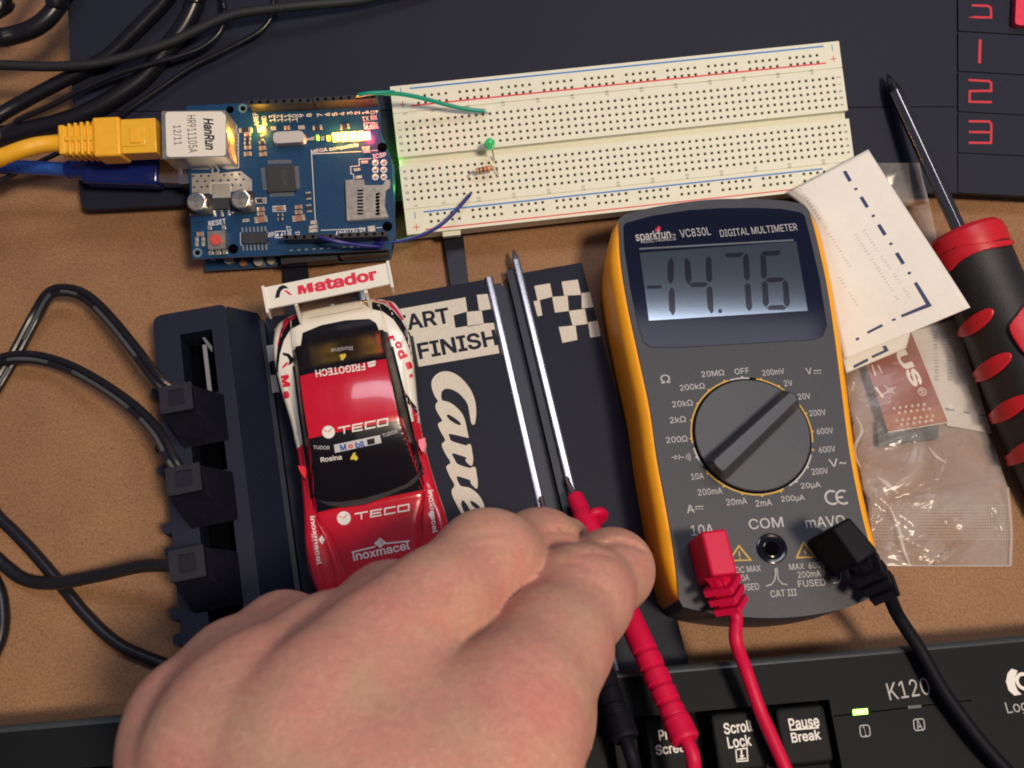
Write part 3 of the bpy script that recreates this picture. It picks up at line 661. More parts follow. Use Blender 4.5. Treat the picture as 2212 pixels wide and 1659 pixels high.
# ================================================================== the stacked circuit boards
def pcb_mat(name, col):
    m = mat(name, col, .36, mottle=.10, mscale=900, coat=.08, spec=.35); nt = m.node_tree; bs = nt.nodes['Principled BSDF']
    tc = nt.nodes.new('ShaderNodeTexCoord'); src = bs.inputs['Base Color'].links[0].from_socket
    br = nt.nodes.new('ShaderNodeTexBrick'); br.inputs['Scale'].default_value = 330; br.inputs['Mortar Size'].default_value = .09
    br.inputs['Color1'].default_value = (1, 1, 1, 1); br.inputs['Color2'].default_value = (.80, .86, .9, 1); br.inputs['Mortar'].default_value = (1.25, 1.3, 1.3, 1)
    nt.links.new(tc.outputs['Object'], br.inputs['Vector']); mx = nt.nodes.new('ShaderNodeMix'); mx.data_type = 'RGBA'; mx.blend_type = 'MULTIPLY'; mx.inputs[0].default_value = 1
    nt.links.new(src, mx.inputs[6]); nt.links.new(br.outputs['Color'], mx.inputs[7]); nt.links.new(mx.outputs[2], bs.inputs['Base Color']); return m
M_pcb = pcb_mat('blue_solder_mask', (.005, .036, .098)); M_pcb2 = pcb_mat('blue_solder_mask_lower', (.005, .033, .092))
M_silk = mat('silk_print', (.68, .70, .72), .55); M_hdr = mat('header_plastic', (.012, .012, .016), .45, bump=.1)
M_pad = mat('silver_pads', (.62, .57, .50), .36, .75, mottle=.12, mscale=1500); M_chip = mat('chip_epoxy', (.016, .017, .024), .5, mottle=.2, bump=.2)
M_cap = mat('ceramic_brown', S(150, 105, 80), .4, mottle=.1)
ZP2 = -4.6; ZP1 = 10.0
lbf = RF.at((0, 0, ZMAT)); c = R_((640, 420), 0); lbf = RF.at((c[0], c[1], ZMAT))
lb = thing('microcontroller_board', lbf, 'blue circuit board underneath, its lower edge peeping out below the shield board', 'circuit board')
def ll(k, l, z): return [lbf.loc(*q(k, *a), z) for a in l]
g = B(); zt = ZP2 - ZMAT
g.prism(ll('a', [(612, 760), (628, 1508), (2080, 1415), (2112, 1270), (2112, 700), (2000, 420), (1985, 250), (620, 260)], zt), zt - 1.6, zt, M_pcb2); g.obj('board', lb, bevel=.15)
for a in ([(1235, 1385), (1672, 1352), (1676, 1432), (1240, 1470)], [(1690, 1350), (2062, 1322), (2066, 1392), (1694, 1420)]):
    g = B(); g.prism(ll('a', a, zt + 4), zt, zt + 8.5, M_hdr); g.obj('pin_header', lb, bevel=.2)
pins = B()
for i in range(6): c = lbf.loc(*q('a', 1760 + i * 55, 1414 - i * 4), zt); pins.box((c[0], c[1], zt + .3), (.9, .5, .6), M_tin)
pins.obj('solder_joint', lb)
cmp_ = B()
for x, y, r, h_, m in ((820, 1430, 2.0, 3, M_pad), (930, 1450, 1.6, 2, M_cap), (1055, 1440, 2.2, 3, M_pad), (1150, 1435, 1.8, 2.5, M_pad), (700, 1425, .6, 6, M_tin)):
    c = lbf.loc(*q('a', x, y), zt); cmp_.cyl((c[0], c[1], zt), r * .8, h_, m, 14)
cmp_.obj('small_component', lb, bevel=.15)
# USB socket of the lower board and feet under it
c0, c1 = lbf.loc(*q('a', 360, 690), zt + 10.8), lbf.loc(*q('a', 640, 640), zt + 10.8)
us = B(); us.prism([(c0[0] + 2, c0[1] - 6.5), (c0[0] + 17, c0[1] - 6.5), (c0[0] + 17, c0[1] + 5.5), (c0[0] + 2, c0[1] + 5.5)], zt, zt + 10.8, M_steel); us.obj('usb_socket', lb, bevel=.3)
for a in ll('a', [(760, 1380), (1990, 1300), (760, 400), (1900, 380)], zt): ft = B(); ft.cyl((a[0], a[1], -.6), 2, zt - 1.0, M_hdr, 10); ft.obj('foot', lb)
for x_, y_ in ((2000, 520), (2000, 600)): ft = B(); c = lbf.loc(*q('a', x_, y_), zt); ft.box((c[0], c[1], zt + .5), (1.2, 1.8, .9), mat('lit_green_lens_lower', (.2, 1., .12), .4, emit=22, ecol=(.16, 1., .08))); ft.obj('indicator_light', lb)

c = R_((640, 380), ZP1); sf = RF.at((c[0], c[1], ZP1)); sb = thing('ethernet_shield', sf, 'blue shield board with a network jack, lit yellow and red lights and a card slot', 'circuit board')
def sl(k, l, z=0.): return [sf.loc(*q(k, *a), z) for a in l]
g = B(); g.prism(rounded(sl('a', [(478, 215), (960, 192), (1985, 150), (2008, 480), (2085, 625), (2118, 1240), (2080, 1300), (2085, 1338), (1650, 1365), (522, 1415)]), .5), -1.6, 0, M_pcb); g.obj('board', sb, bevel=.12)
z = .05
# bare tinned copper areas
pd = B()
pd.flatpoly(sl('a', [(512, 640), (800, 620), (862, 705), (800, 712), (745, 700), (690, 690), (655, 712), (515, 712)], z), M_pad)
fill(pd, [sl('a', [(518, 748), (680, 742), (745, 742), (905, 725), (990, 795), (992, 878), (850, 885), (660, 905), (522, 905)], z)] + [[np.array(c) + .42 * np.array([math.cos(t), math.sin(t), 0]) for t in np.linspace(0, 6.28, 9)[:-1]] for c in sl('a', [(530, 765), (592, 764), (652, 764), (773, 757), (834, 755), (893, 751), (563, 806), (624, 805), (684, 800), (745, 798), (805, 798), (867, 793), (926, 792), (537, 852), (597, 850), (642, 846), (838, 838), (903, 838)])], z, M_pad)
c = sl('a', [(705, 722)])[0]; pd.cyl((c[0], c[1], 0.02), 1.35, .15, M_pad, 18); pd.cyl((c[0], c[1], 0.18), .8, .02, M_pcb, 14)
for a in ([(1905, 235), (920, 235)], [(565, 1365), (905, 252)]):
    c = sl('a', [a[1] if a[0][0] > 1000 else a[0]])[0]; pd.ring(c, .9, 1.6, z, mat('dim_pad', (.12, .2, .22), .4)); pd.ring(c, 0.01, .75, z, M_void)
pd.obj('ground_pad', sb)
hl = B()
for a, r in (((845, 1335), 1.7), ((2012, 540), 1.7), ((2052, 1160), 1.7), ((820, 245), 1.3)): hl.ring(sl('a', [a])[0], .01, r, z, M_void, seg=20)
for _ in range(46):
    a = (rng.uniform(900, 2060), rng.uniform(600, 1150)); hl.ring(sl('a', [a])[0], .01, .26, z, mat('via', (.004, .018, .04), .5), seg=8)
hl.obj('drill_hole', sb)
# the network jack
JH = 13.5; jk = B(); jp = rounded(sl('a', [(282, 256), (788, 250), (796, 613), (288, 630)], JH), .4, 2); jk.prism(jp, .1, JH, mat('jack_metal', (.55, .52, .47), .3, .9, mottle=.1, mscale=500)); 
jo = jk.obj('network_jack', sb, bevel=.35)
jl = B(); jl.prism(rounded(sl('a', [(312, 262), (752, 258), (786, 290), (784, 606), (322, 615)], JH + .1), 1.2), JH, JH + .1, mat('jack_label', (.74, .70, .62), .5)); jl.obj('jack_label', jo)
jt = B(); zz = JH + .14; M_jink = mat('label_black_ink', (.012, .012, .014), .5)
jt.text(sf, 'a', 'HanRun', 655, 434, 258, zz, M_jink, h=3.3, rot=-92, bold=.03, shear=.25)
jt.text(sf, 'a', 'HR911105A', 522, 435, 300, zz, M_jink, h=2.9, rot=-93); jt.text(sf, 'a', '12/11', 405, 443, 158, zz, M_jink, h=2.9, rot=-93)
jt.obj('label_lettering', jo)
jf = B(); jf.prism(sl('a', [(640, 300), (845, 300), (870, 600), (660, 600)]), .05, 2.0, M_hdr); jf.obj('jack_foot', sb)
# headers
for a, nh in (([(955, 170), (1462, 152), (1464, 186), (958, 206)], 8), ([(1474, 148), (1964, 122), (1966, 156), (1476, 184)], 8), ([(1228, 1228), (1640, 1218), (1642, 1252), (1230, 1262)], 6), ([(1662, 1212), (2044, 1194), (2046, 1234), (1664, 1250)], 6)):
    ptz = sl('a', a, 8.4); h_ = B(); h_.prism(ptz, .05, 8.4, M_hdr); 
    for i in range(nh):
        f_ = (i + .5) / nh; p_ = (np.array(ptz[0]) * (1 - f_) + np.array(ptz[1]) * f_ + np.array(ptz[3]) * (1 - f_) + np.array(ptz[2]) * f_) / 2
        h_.box((p_[0], p_[1], 8.43), (.95, .95, .05), M_void)
    h_.obj('pin_header', sb, bevel=.15)
jn = B()
for i in range(6):
    for x, y in ((1300 + i * 59, 1348 - i * 3.4), (1712 + i * 58, 1322 - i * 2)):
        if x < 1910: c = sl('a', [(x, y)])[0]; jn.box((c[0], c[1], .12), (1.0, .36, .3), M_tin)
jn.obj('solder_joint', sb)
# main chip with legs, small-outline chip with legs
def ic(px, h_, rowsets, m=M_chip, name='chip', taper=.97):
    p = sl('a', px, h_); o = B(); o.prism(p, .25, h_, m, sx=taper); ob = o.obj(name, sb, bevel=.08)
    lg = B()
    for (x0, y0), (x1, y1), n_l, dx, dy, wd in rowsets:
        for i in range(n_l):
            f_ = i / (n_l - 1); c = sl('a', [(x0 + (x1 - x0) * f_, y0 + (y1 - y0) * f_)])[0]
            lg.box((c[0], c[1], .22), (dx, dy, .3), M_tin)
    lg.obj('chip_legs', ob); return ob
ic([(1095, 680), (1318, 670), (1338, 882), (1112, 893)], 1.5, [((1120, 658), (1298, 654), 20, .12, 1.3, 0), ((1136, 912), (1318, 905), 20, .12, 1.5, 0), ((1078, 706), (1096, 872), 20, 1.5, .12, 0), ((1340, 694), (1352, 860), 20, 1.6, .12, 0)])
ic([(905, 1210), (1110, 1204), (1112, 1288), (908, 1296)], 1.6, [((918, 1188), (1098, 1180), 7, .42, 1.7, 0), ((924, 1328), (1104, 1322), 7, .42, 2.0, 0)])
tx = B(); tx.text(sf, 'a', 'WIZnet', 1245, 778, 130, 1.53, mat('laser_grey', (.05, .05, .06), .5), h=1.6, rot=-85, bold=.01, shear=.2); tx.obj('chip_lettering', sb)
# crystal can
cr = B(); cp = rounded(sl('a', [(1140, 415), (1408, 402), (1412, 500), (1145, 516)], 3.4), 2.3, 5); cr.prism(cp, .1, .6, M_steel)
cx_ = np.mean([a[:2] for a in cp], axis=0); cr.prism([cx_ + (np.array(a[:2]) - cx_) * .9 for a in cp], .6, 3.4, mat('crystal_steel', (.62, .57, .52), .42, .6)); cr.obj('crystal', sb, bevel=.5, seg=3)
for px in ([(1138, 382), (1180, 378), (1185, 408), (1142, 412)], [(1355, 375), (1405, 372), (1408, 402), (1358, 404)]):
    a = B(); a.prism(sl('a', px), .03, .8, M_pad); a.obj('solder_tab', sb, bevel=.1)
# electrolytic cans
for (x, y), rr in (((555, 963), 4.05), ((900, 945), 4.05)):
    c = sf.loc(*q('a', x, y), 6.2); r_ = 3.3; t0 = B()
    t0.prism(rounded([(c[0] - 3.7, c[1] - 3.7), (c[0] + 3.7, c[1] - 3.7), (c[0] + 3.7, c[1] + 3.7), (c[0] - 3.7, c[1] + 3.7)], .5), .05, 1.0, M_hdr)
    o = t0.obj('can_base', sb, bevel=.15); t0 = B(); t0.lathe((c[0], c[1], 1), (c[0], c[1], 2), [(0, r_), (4.9, r_), (5.15, r_ - .2), (5.25, r_ - .5), (5.26, 0)], mat('can_aluminium', (.62, .60, .55), .28, 1., mottle=.06), 32); t0.obj('capacitor_can', o)
    t0 = B(); zz = 6.3; v = [(c[0] + (r_ - .55) * math.cos(t), c[1] + (r_ - .55) * math.sin(t), zz) for t in np.radians(np.linspace(170, 352, 24))]; t0.flatpoly(v, mat('can_dark_mark', (.03, .03, .035), .5) if 0 else mat('can_grey_mark', (.30, .29, .27), .4, .6))
    for i, s_ in enumerate(('VT', '47', '25V')): t0.text(sf, 'a', s_, x + 5 + i * 2 - 8, y - 35 + i * 34, 34, zz + .03, M_jink, h=1.1, rot=-3)
    t0.obj('can_lettering', o)
# voltage regulator
vr = B(); vr.prism(sl('a', [(672, 824), (815, 820), (818, 935), (676, 938)], 1.6), .03, .5, M_pad); vr.obj('regulator_tab', sb, bevel=.1)
vr = B(); vr.prism(sl('a', [(672, 935), (818, 930), (824, 1022), (676, 1028)], 1.8), .1, 1.8, M_chip, sx=.96); o = vr.obj('voltage_regulator', sb, bevel=.1); vr = B()
for x, y in ((702, 1058), (758, 1056), (812, 1052)): c = sl('a', [(x, y)])[0]; vr.box((c[0], c[1], .35), (.9, 2.6, .5), M_tin)
vr.obj('regulator_leg', o, bevel=.1)
# reset button
rb = B(); rb.prism(sl('a', [(640, 1198), (780, 1190), (786, 1330), (645, 1338)], 3.4), .05, 3.4, mat('button_metal', (.36, .34, .32), .35, .8, mottle=.1)); o = rb.obj('reset_button', sb, bevel=.2)
c = sf.loc(*q('a', 707, 1262), 4.4); rb = B(); rb.cyl((c[0], c[1], 3.4), 1.85, 1.1, mat('button_red', S(200, 68, 62), .5), 24); rb.obj('plunger', o, bevel=.15)
rb = B()
for x, y, w_ in ((662, 1172, 1.4), (772, 1168, 1.4), (672, 1368, 1.8), (728, 1366, 1.8), (782, 1362, 1.8)): c = sl('a', [(x, y)])[0]; rb.box((c[0], c[1], .3), (w_, 1.6, .5), M_tin)
rb.obj('button_leg', o, bevel=.1)
# memory-card socket
cs = B(); cpts = sl('a', [(1722, 795), (1868, 792), (1872, 836), (2012, 836), (2040, 792), (2072, 795), (2072, 855), (2038, 880), (2030, 1000), (2060, 1085), (1735, 1112)], 1.9)
cs.prism(cpts, .1, 1.9, mat('card_socket_steel', (.60, .55, .48), .3, .95, mottle=.08, mscale=800)); o = cs.obj('card_socket', sb, bevel=.12)
cs = B(); zz = 1.93
for i in range(8): cs.flatpoly(sl('a', [(1815, 872 + i * 26), (1862, 870 + i * 26), (1862, 884 + i * 26), (1817, 886 + i * 26)], zz), M_void)
for i in range(7): cs.flatpoly(sl('a', [(1958, 900 + i * 26), (1992, 893 + i * 26), (1992, 912 + i * 26), (1960, 916 + i * 26)], zz), M_void)
cs.flatpoly(sl('a', [(1965, 905), (1975, 903), (1985, 1070), (1975, 1072)], zz + .01), M_void)
cs.obj('socket_slot', o); cs = B(); cs.prism(sl('a', [(1738, 1116), (2062, 1092), (2064, 1108), (1740, 1126)]), .05, 1.2, M_steel); cs.obj('socket_rim', o, bevel=.1)
# chip resistors and capacitors
def smd(x, y, w_, h_, ang, m, z1=.6):
    c = sl('a', [(x, y)])[0]; a = math.radians(ang); Rm = np.array([[math.cos(a), -math.sin(a), 0], [math.sin(a), math.cos(a), 0], [0, 0, 1]]); o = B()
    o.box((c[0], c[1], z1 / 2 + .05), (w_ * .55, h_, z1), m, Rm)
    for s_ in (-1, 1): p_ = Rm @ np.array([s_ * w_ * .385, 0, 0]); o.box((c[0] + p_[0], c[1] + p_[1], z1 / 2 + .06), (w_ * .225, h_ * 1.04, z1 * 1.05), M_tin, Rm)
    o.obj('surface_component', sb, bevel=.06)
M_r = mat('resistor_chip', (.02, .02, .025), .4)
for x, y, w_, h_, a, m in ((940, 407, 4.4, 1.5, 2, M_r), (958, 443, 2.3, 1.2, 0, M_cap), (958, 478, 2.3, 1.0, 0, M_r), (956, 510, 2.3, 1.0, 0, M_r), (960, 545, 2.3, 1.3, 0, M_cap), (960, 595, 2.6, 1.5, 0, M_cap), (1072, 470, 2.0, 1.0, 90, M_r), (1073, 505, 2.2, 1.0, 0, M_r),
        (1076, 550, 2.4, 1.4, 0, M_cap), (1080, 597, 2.6, 1.4, 0, M_cap), (1505, 388, 3.2, 1.6, 2, M_r), (1720, 380, 3.2, 1.7, 2, M_r), (1268, 390, 2.0, 1.4, 0, M_cap), (1440, 480, 1.0, 2.4, 90, M_pad), (1052, 957, 3.6, 1.3, 0, M_r), (1206, 1020, 3.8, 1.5, 0, M_cap),
        (1062, 1026, 2.6, 1.3, 0, M_cap), (1062, 1062, 2.6, 1.3, 0, M_cap), (1062, 1108, 4.4, 2.1, 2, M_cap), (1358, 1010, 2.6, 1.3, 0, M_cap), (1358, 1050, 2.6, 1.3, 0, M_cap), (1358, 1098, 4.4, 2.1, 2, M_cap), (1435, 922, 2.8, 1.7, 90, M_r), (1440, 1020, 2.8, 1.7, 90, M_r), (1215, 1070, 1.9, 1.0, 0, M_r), (1215, 1105, 1.9, 1.0, 0, M_r),
        (945, 1115, 2.5, 1.2, 0, M_pad), (588, 1222, 2.4, 1.5, 0, M_cap), (562, 1265, 1.6, 1.1, 90, M_pad), (612, 1262, 1.6, 1.1, 90, M_pad), (562, 1302, 1.6, 1.1, 90, M_pad), (612, 1300, 1.6, 1.1, 90, M_pad), (1475, 1130, 2.3, 1.3, 0, M_pad), (1472, 1165, 3.1, 1.2, 4, M_pad), (1472, 1196, 3.1, 1.2, 0, M_pad), (1928, 1182, 2.6, 2.2, 0, M_pad), (1888, 562, 2.6, 2.2, 0, M_pad), (1875, 660, 2.4, 1.0, 0, M_pad), (1815, 718, 2.4, 1.0, 0, M_pad), (1828, 775, 2.4, 1.0, 0, M_pad)):
    smd(x, y, w_, h_, a, m)
ipn = B()
for i in range(3):
    for j in range(2):
        c = sl('a', [(1958 + j * 66, 660 + i * 56)])[0]; ipn.ring(c, .55, 1.15, z, M_silk, seg=18); ipn.lathe((c[0], c[1], 0), (c[0], c[1], 1), [(0, .8), (.3, .65), (.55, .2), (.56, 0)], M_tin, 10)
ipn.obj('programming_pads', sb)
# lights that are on, their lenses enlarged to stand for the bloom
for x, y, w_, h_, col, e in ((1068, 398, 2.6, 2.0, (1.0, .50, .06), 8), (1508, 468, .9, 1.9, (.35, .9, .05), 2.0), (1592, 472, 1.2, 1.8, (.85, .75, .05), 3), (1652, 464, 2.5, 3.0, (1., .50, .07), 8), (1716, 460, 2.5, 3.2, (1., .50, .08), 9), (1780, 457, 2.5, 3.2, (1., .48, .08), 9), (1842, 454, 2.4, 3.2, (1., .42, .08), 9), (1898, 452, 1.8, 2.8, (1., .25, .2), 10)):
    c = sl('a', [(x, y)])[0]; o = B(); o.box((c[0], c[1], .45), (w_, h_, .8), mat('lit_lens_%d' % x, col, .4, emit=e, ecol=col)); o.obj('indicator_light', sb, bevel=.15)
def glow(fr, p, e, col, par):
    l = bpy.data.lights.new('indicator_glow', 'POINT'); l.energy = e; l.color = col; l.shadow_soft_size = .0012; o = bpy.data.objects.new('indicator_glow', l); COL.objects.link(o); o.location = Vector(fr.w(p)) * MM  # point lamp added by the LEDs to spread their glow over the boards
for x_, e_, col in ((1665, .0050, (1., .50, .06)), (1790, .0060, (1., .45, .06)), (1905, .0100, (1., .04, .05)), (1068, .0050, (1., .55, .05))):
    c = sl('a', [(x_, 458 if x_ > 1500 else 400)])[0]; glow(sf, (c[0], c[1], 2.4), e_, col, sb)
c = lbf.loc(*q('a', 2085, 560), zt + 4); glow(lbf, c, .0032, (.22, 1., .08), lb); c = lbf.loc(*q('a', 2095, 820), zt + 4); glow(lbf, c, .002, (.22, 1., .08), lb)
# silk-screen lettering
tx = B(); z = .06
for s_, x, y, w_, h_, r, bo in (('RESET', 718, 1128, 138, 1.75, 3, .012), ('ANALOG IN', 1760, 1198, 232, 1.6, 2, .012), ('MEGA compatible', 1640, 550, 376, 1.6, 2.5, .008), ('ICSP', 1990, 604, 108, 1.6, 2, .012), ('WP', 1138, 1224, 52, 1.7, 3, .012), ('J3', 1350, 1218, 40, 1.5, 92, .01), ('RST', 1282, 1190, 78, 1.5, 92, .01),
                             ('AREF', 1022, 320, 110, 1.6, 92, .012), ('GND', 1088, 335, 82, 1.6, 92, .012), ('13', 1148, 312, 52, 1.9, 92, .012), ('12', 1206, 310, 52, 1.9, 92, .012), ('11', 1265, 308, 52, 1.9, 92, .012), ('10', 1322, 306, 52, 1.9, 92, .012), ('9', 1376, 290, 28, 1.9, 92, .012), ('8', 1438, 288, 28, 1.9, 92, .012),
                             ('7', 1522, 286, 26, 1.9, 92, .012), ('6', 1582, 282, 26, 1.9, 92, .012), ('5', 1640, 280, 26, 1.9, 92, .012), ('4', 1698, 276, 26, 1.9, 92, .012), ('3', 1758, 272, 26, 1.9, 92, .012), ('2', 1816, 270, 26, 1.9, 92, .012), ('1', 1872, 268, 24, 1.7, 92, .012), ('0', 1935, 266, 26, 1.7, 92, .012), ('TX RX', 1914, 312, 120, 1.7, 2, .01), ('INT', 1962, 366, 56, 1.4, 92, .01), ('TX', 1472, 470, 32, 1.2, 92, .01), ('RX', 1545, 468, 32, 1.2, 92, .01), ('1', 1617, 1238, 9, 1.4, 0, .01), ('5', 2028, 1222, 18, 1.4, 0, .01)):
    tx.text(sf, 'a', s_, x, y, w_ if abs(r) < 45 else w_, z, M_silk, h=h_, rot=r, bold=bo)
def sline(px, wd=.22, zz=None, closed=False): tx.stroke(sl('a', px), wd, zz or z, M_silk, closed)
for x in (1172, 1230, 1290, 1346): sline([(x, 278), (x, 344)], .2)
sline([(1488, 1118), (1458, 592), (1850, 572)]); sline([(1925, 566), (1975, 564)]); sline([(1530, 1190), (1885, 1175)]); sline([(1965, 1170), (2010, 1168)])
sline([(1790, 790), (1786, 748), (1766, 748), (1764, 690), (1832, 684), (1830, 632), (1925, 628)]); sline([(870, 368), (872, 425), (850, 428), (848, 370)], .2, closed=True)
for i in range(7): sline([(852 - i * .5, 440 + i * 28), (884, 438 + i * 28)], .16); 
sline([(884, 430), (886, 700), (862, 702)], .2); sline([(890, 392), (992, 390), (992, 424), (890, 426)], .2, closed=True); sline([(1002, 940), (1100, 936), (1102, 976), (1004, 980)], .2, closed=True); sline([(1154, 1002), (1252, 998), (1254, 1040), (1156, 1044)], .2, closed=True)
sline([(1172, 1200), (1250, 1196), (1252, 1244), (1174, 1248)], .25, closed=True); sline([(1870, 350), (1940, 346), (1942, 392), (1872, 396)], .25, closed=True)
for k0 in ((1190, 1222), (1226, 1220), (1890, 372), (1922, 370)): tx.flatpoly(sl('a', [(k0[0] - 13, k0[1] + 14), (k0[0] + 13, k0[1] + 13), (k0[0], k0[1] - 16)], z), M_silk)
sline([(668, 822), (818, 816), (828, 1028), (672, 1036)], .25, closed=True); sline([(505, 1068), (660, 1062)], .25); sline([(832, 1052), (998, 1046), (995, 985)], .25); sline([(900, 1205), (902, 1298), (918, 1312)], .2); sline([(1112, 1200), (1116, 1300)], .2)
for a, dy in (((1898, 262), -1), ((1968, 262), 1)): tx.flatpoly(sl('a', [(a[0] - 14, a[1] - dy * 12), (a[0] + 14, a[1] - dy * 12), (a[0], a[1] + dy * 14)], z), M_silk)
tx.obj('lettering', sb)

# ================================================================== network cable
M_yel = mat('yellow_cable', S(238, 176, 40), .42, mottle=.06, bump=.08); M_yel2 = mat('yellow_clear_plastic', S(232, 178, 50), .25, spec=.6)
ycz = 16.0; c = RF.loc(*q('A', 840, 1055), ycz); yf = RF.at((c[0], c[1], ycz)); yt = thing('network_cable', yf, 'yellow network cable plugged into the jack of the blue board', 'cable')
def yl(l, k='A', z=0.): return [yf.loc(*q(k, *a[:2]), a[2] if len(a) > 2 else z) for a in l]
c_ = B(); c_.tube(carry_on(yl([(-120, 1235, 1), (-40, 1205, 1.5), (60, 1168, 2), (170, 1128, 2), (280, 1098, 1), (390, 1084, 0), (500, 1080, 0)]), 70, True, False), 2.75, M_yel, n=8, seg=16); c_.obj('cable', yt)
c_ = B(); a, c = yl([(478, 1080), (745, 1068)]); L_ = np.linalg.norm(c - a); pr_ = [(0, 4.4)]; 
bo = B(); 
ax = (c - a) / L_; per = np.array([-ax[1], ax[0], 0])
def hoop(t0, t1, hw, hh, m): 
    p = []
    for t_ in (t0, t1):
        cc = a + ax * t_
        for s1, s2 in ((-1, -1), (1, -1), (1, 1), (-1, 1)): p.append(cc + per * s1 * hw + np.array([0, 0, 1]) * s2 * hh)
    bo.add(p, [(0, 3, 2, 1), (4, 5, 6, 7), (0, 1, 5, 4), (1, 2, 6, 5), (2, 3, 7, 6), (3, 0, 4, 7)], m)
hoop(0, 2.2, 4.9, 4.0, M_yel)
for i in range(5): hoop(3.1 + i * 2.05, 4.3 + i * 2.05, 5.3 + .12 * i, 4.3 + .1 * i, M_yel)
hoop(.5, L_, 4.5, 3.7, M_yel); hoop(2, L_ + .2, .9, 4.45, M_yel); bo.obj('strain_boot', yt, bevel=.45)
bo = B(); L0 = L_; hoop(L0, L0 + 9.0, 6.6, 5.1, M_yel); bo.obj('boot_body', yt, bevel=.8, seg=3)
bo = B(); hoop(L0 + 9, L0 + 20.5, 5.8, 4.2, M_yel2); hoop(L0 + 12, L0 + 15.5, 2.6, 5.0, M_yel); hoop(L0 + 9, L0 + 17, 3.6, 4.5, M_yel2); bo.obj('plug', yt, bevel=.3)
# ================================================================== USB cable
M_usb = mat('blue_clear_plastic', S(22, 44, 122), .18, spec=.6, trans=.35); M_usbc = mat('blue_cable_braid', S(34, 74, 150), .35, mottle=.5, mscale=1500, bump=.6, bscale=1500)
uz = -1.0; c = RF.loc(*q('A', 900, 1310), uz); uf = RF.at((c[0], c[1], uz)); ut = thing('usb_cable', uf, 'translucent blue cable with a square metal plug below the yellow network cable', 'cable')
def ul(l): return [uf.loc(*q('A', *a[:2]), a[2] if len(a) > 2 else 0) for a in l]
c_ = B(); c_.tube(carry_on(ul([(-120, 1262, 1), (0, 1262, 0), (150, 1264), (300, 1270), (450, 1278), (560, 1284)]), 70, True, False), 2.5, M_usbc, n=8, seg=14); c_.obj('cable', ut)
a, c = ul([(500, 1282), (1228, 1308)]); L_ = np.linalg.norm(c - a); ax = (c - a) / L_; per = np.array([-ax[1], ax[0], 0])
bo = B(); bo.lathe(a, c, [(0, 2.8), (.6, 3.2), (1.5, 3.2), (1.6, 2.9), (5, 3.3), (8, 4.2)], M_usb, 18); bo.obj('strain_boot', ut)
bo = B(); hoop(7, L_, 5.2, 4.2, M_usb); bo.obj('plug_body', ut, bevel=1.4, seg=3)
bo = B(); hoop(L_, L_ + 9.5, 4.2, 3.8, mat('usb_shell', (.62, .58, .56), .2, 1.)); bo.obj('plug_shell', ut, bevel=.3)

# ================================================================== black cables at the top left
M_cab = mat('cable_sheath', (.0075, .0075, .012), .30, mottle=.2, mscale=500); M_braid = mat('braided_sleeve', (.010, .010, .015), .6, mottle=.6, mscale=2600, bump=1., bscale=2200)
def bigcable(pts, r, m, label, cat='cable', rows=None, base=0.):
    p = [RF.w(RF.loc(*q('A', x, y), ZMAT + r + z)) for x, y, z in pts]; o = B(); o.tube(carry_on(p), r, m, n=10, seg=16); return o.obj('cable', label=label, cat=cat, group='black cables crossing the mat corner')
bigcable([(-90, 930, 2), (0, 868, 1), (150, 782, 0), (400, 648, 0), (620, 535, 0), (820, 420, 0), (1000, 250, 1), (1180, 70, 2), (1290, -60, 3), (1330, -130, 3)], 2.6, M_cab, 'thick glossy black cable with the brightest highlight running diagonally over the mat corner')
bigcable([(-100, 295, 3), (0, 285, 3), (120, 262, 2), (250, 215, 2), (360, 135, 2), (450, 20, 2), (500, -90, 3)], 3.3, M_cab, 'thick black cable on bare desk at the upper left corner')
bigcable([(-60, 110, 3), (0, 60, 3), (30, 20, 3), (60, -60, 3)], 2.6, M_cab, 'stub of black cable in the very corner of the picture')
bigcable([(-80, 1075, 1), (0, 1040, 0), (200, 985, 0), (450, 925, 0), (680, 838, 0), (900, 715, 0), (1090, 575, 0), (1250, 380, 1), (1400, 180, 2), (1490, -20, 3), (1520, -120, 3)], 3.3, M_cab, 'thick dull black cable running just above the yellow plug')
bigcable([(-80, 490, 6), (100, 494, 6), (350, 503, 6), (650, 490, 6.5), (850, 455, 6.4), (1050, 400, 6.6), (1300, 315, 7), (1500, 220, 7.5), (1700, 130, 8), (1900, 85, 8), (2250, 45, 7), (2700, 5, 4), (3000, -60, 3)], 1.75, M_braid, 'flat braided black cable crossing over the thicker ones', )
bigcable([(1680, -60, 6), (1694, 40, 6), (1692, 140, 6), (1650, 255, 6), (1520, 360, 6), (1350, 425, 6.5), (1150, 480, 7), (900, 556, 7.2), (650, 660, 7), (400, 790, 6.5), (150, 900, 5.5), (-60, 1010, 5)], .95, M_cab, 'thin black cord curving from the top edge, left of the other thin one')
bigcable([(2090, -60, 3), (2074, 30, 3), (2045, 140, 3), (1950, 245, 3), (1720, 372, 3), (1450, 505, 3), (1200, 675, 3), (1000, 810, 3), (880, 905, 2), (760, 1000, 1)], .9, M_cab, 'thin black cord that comes closest to the blue board')

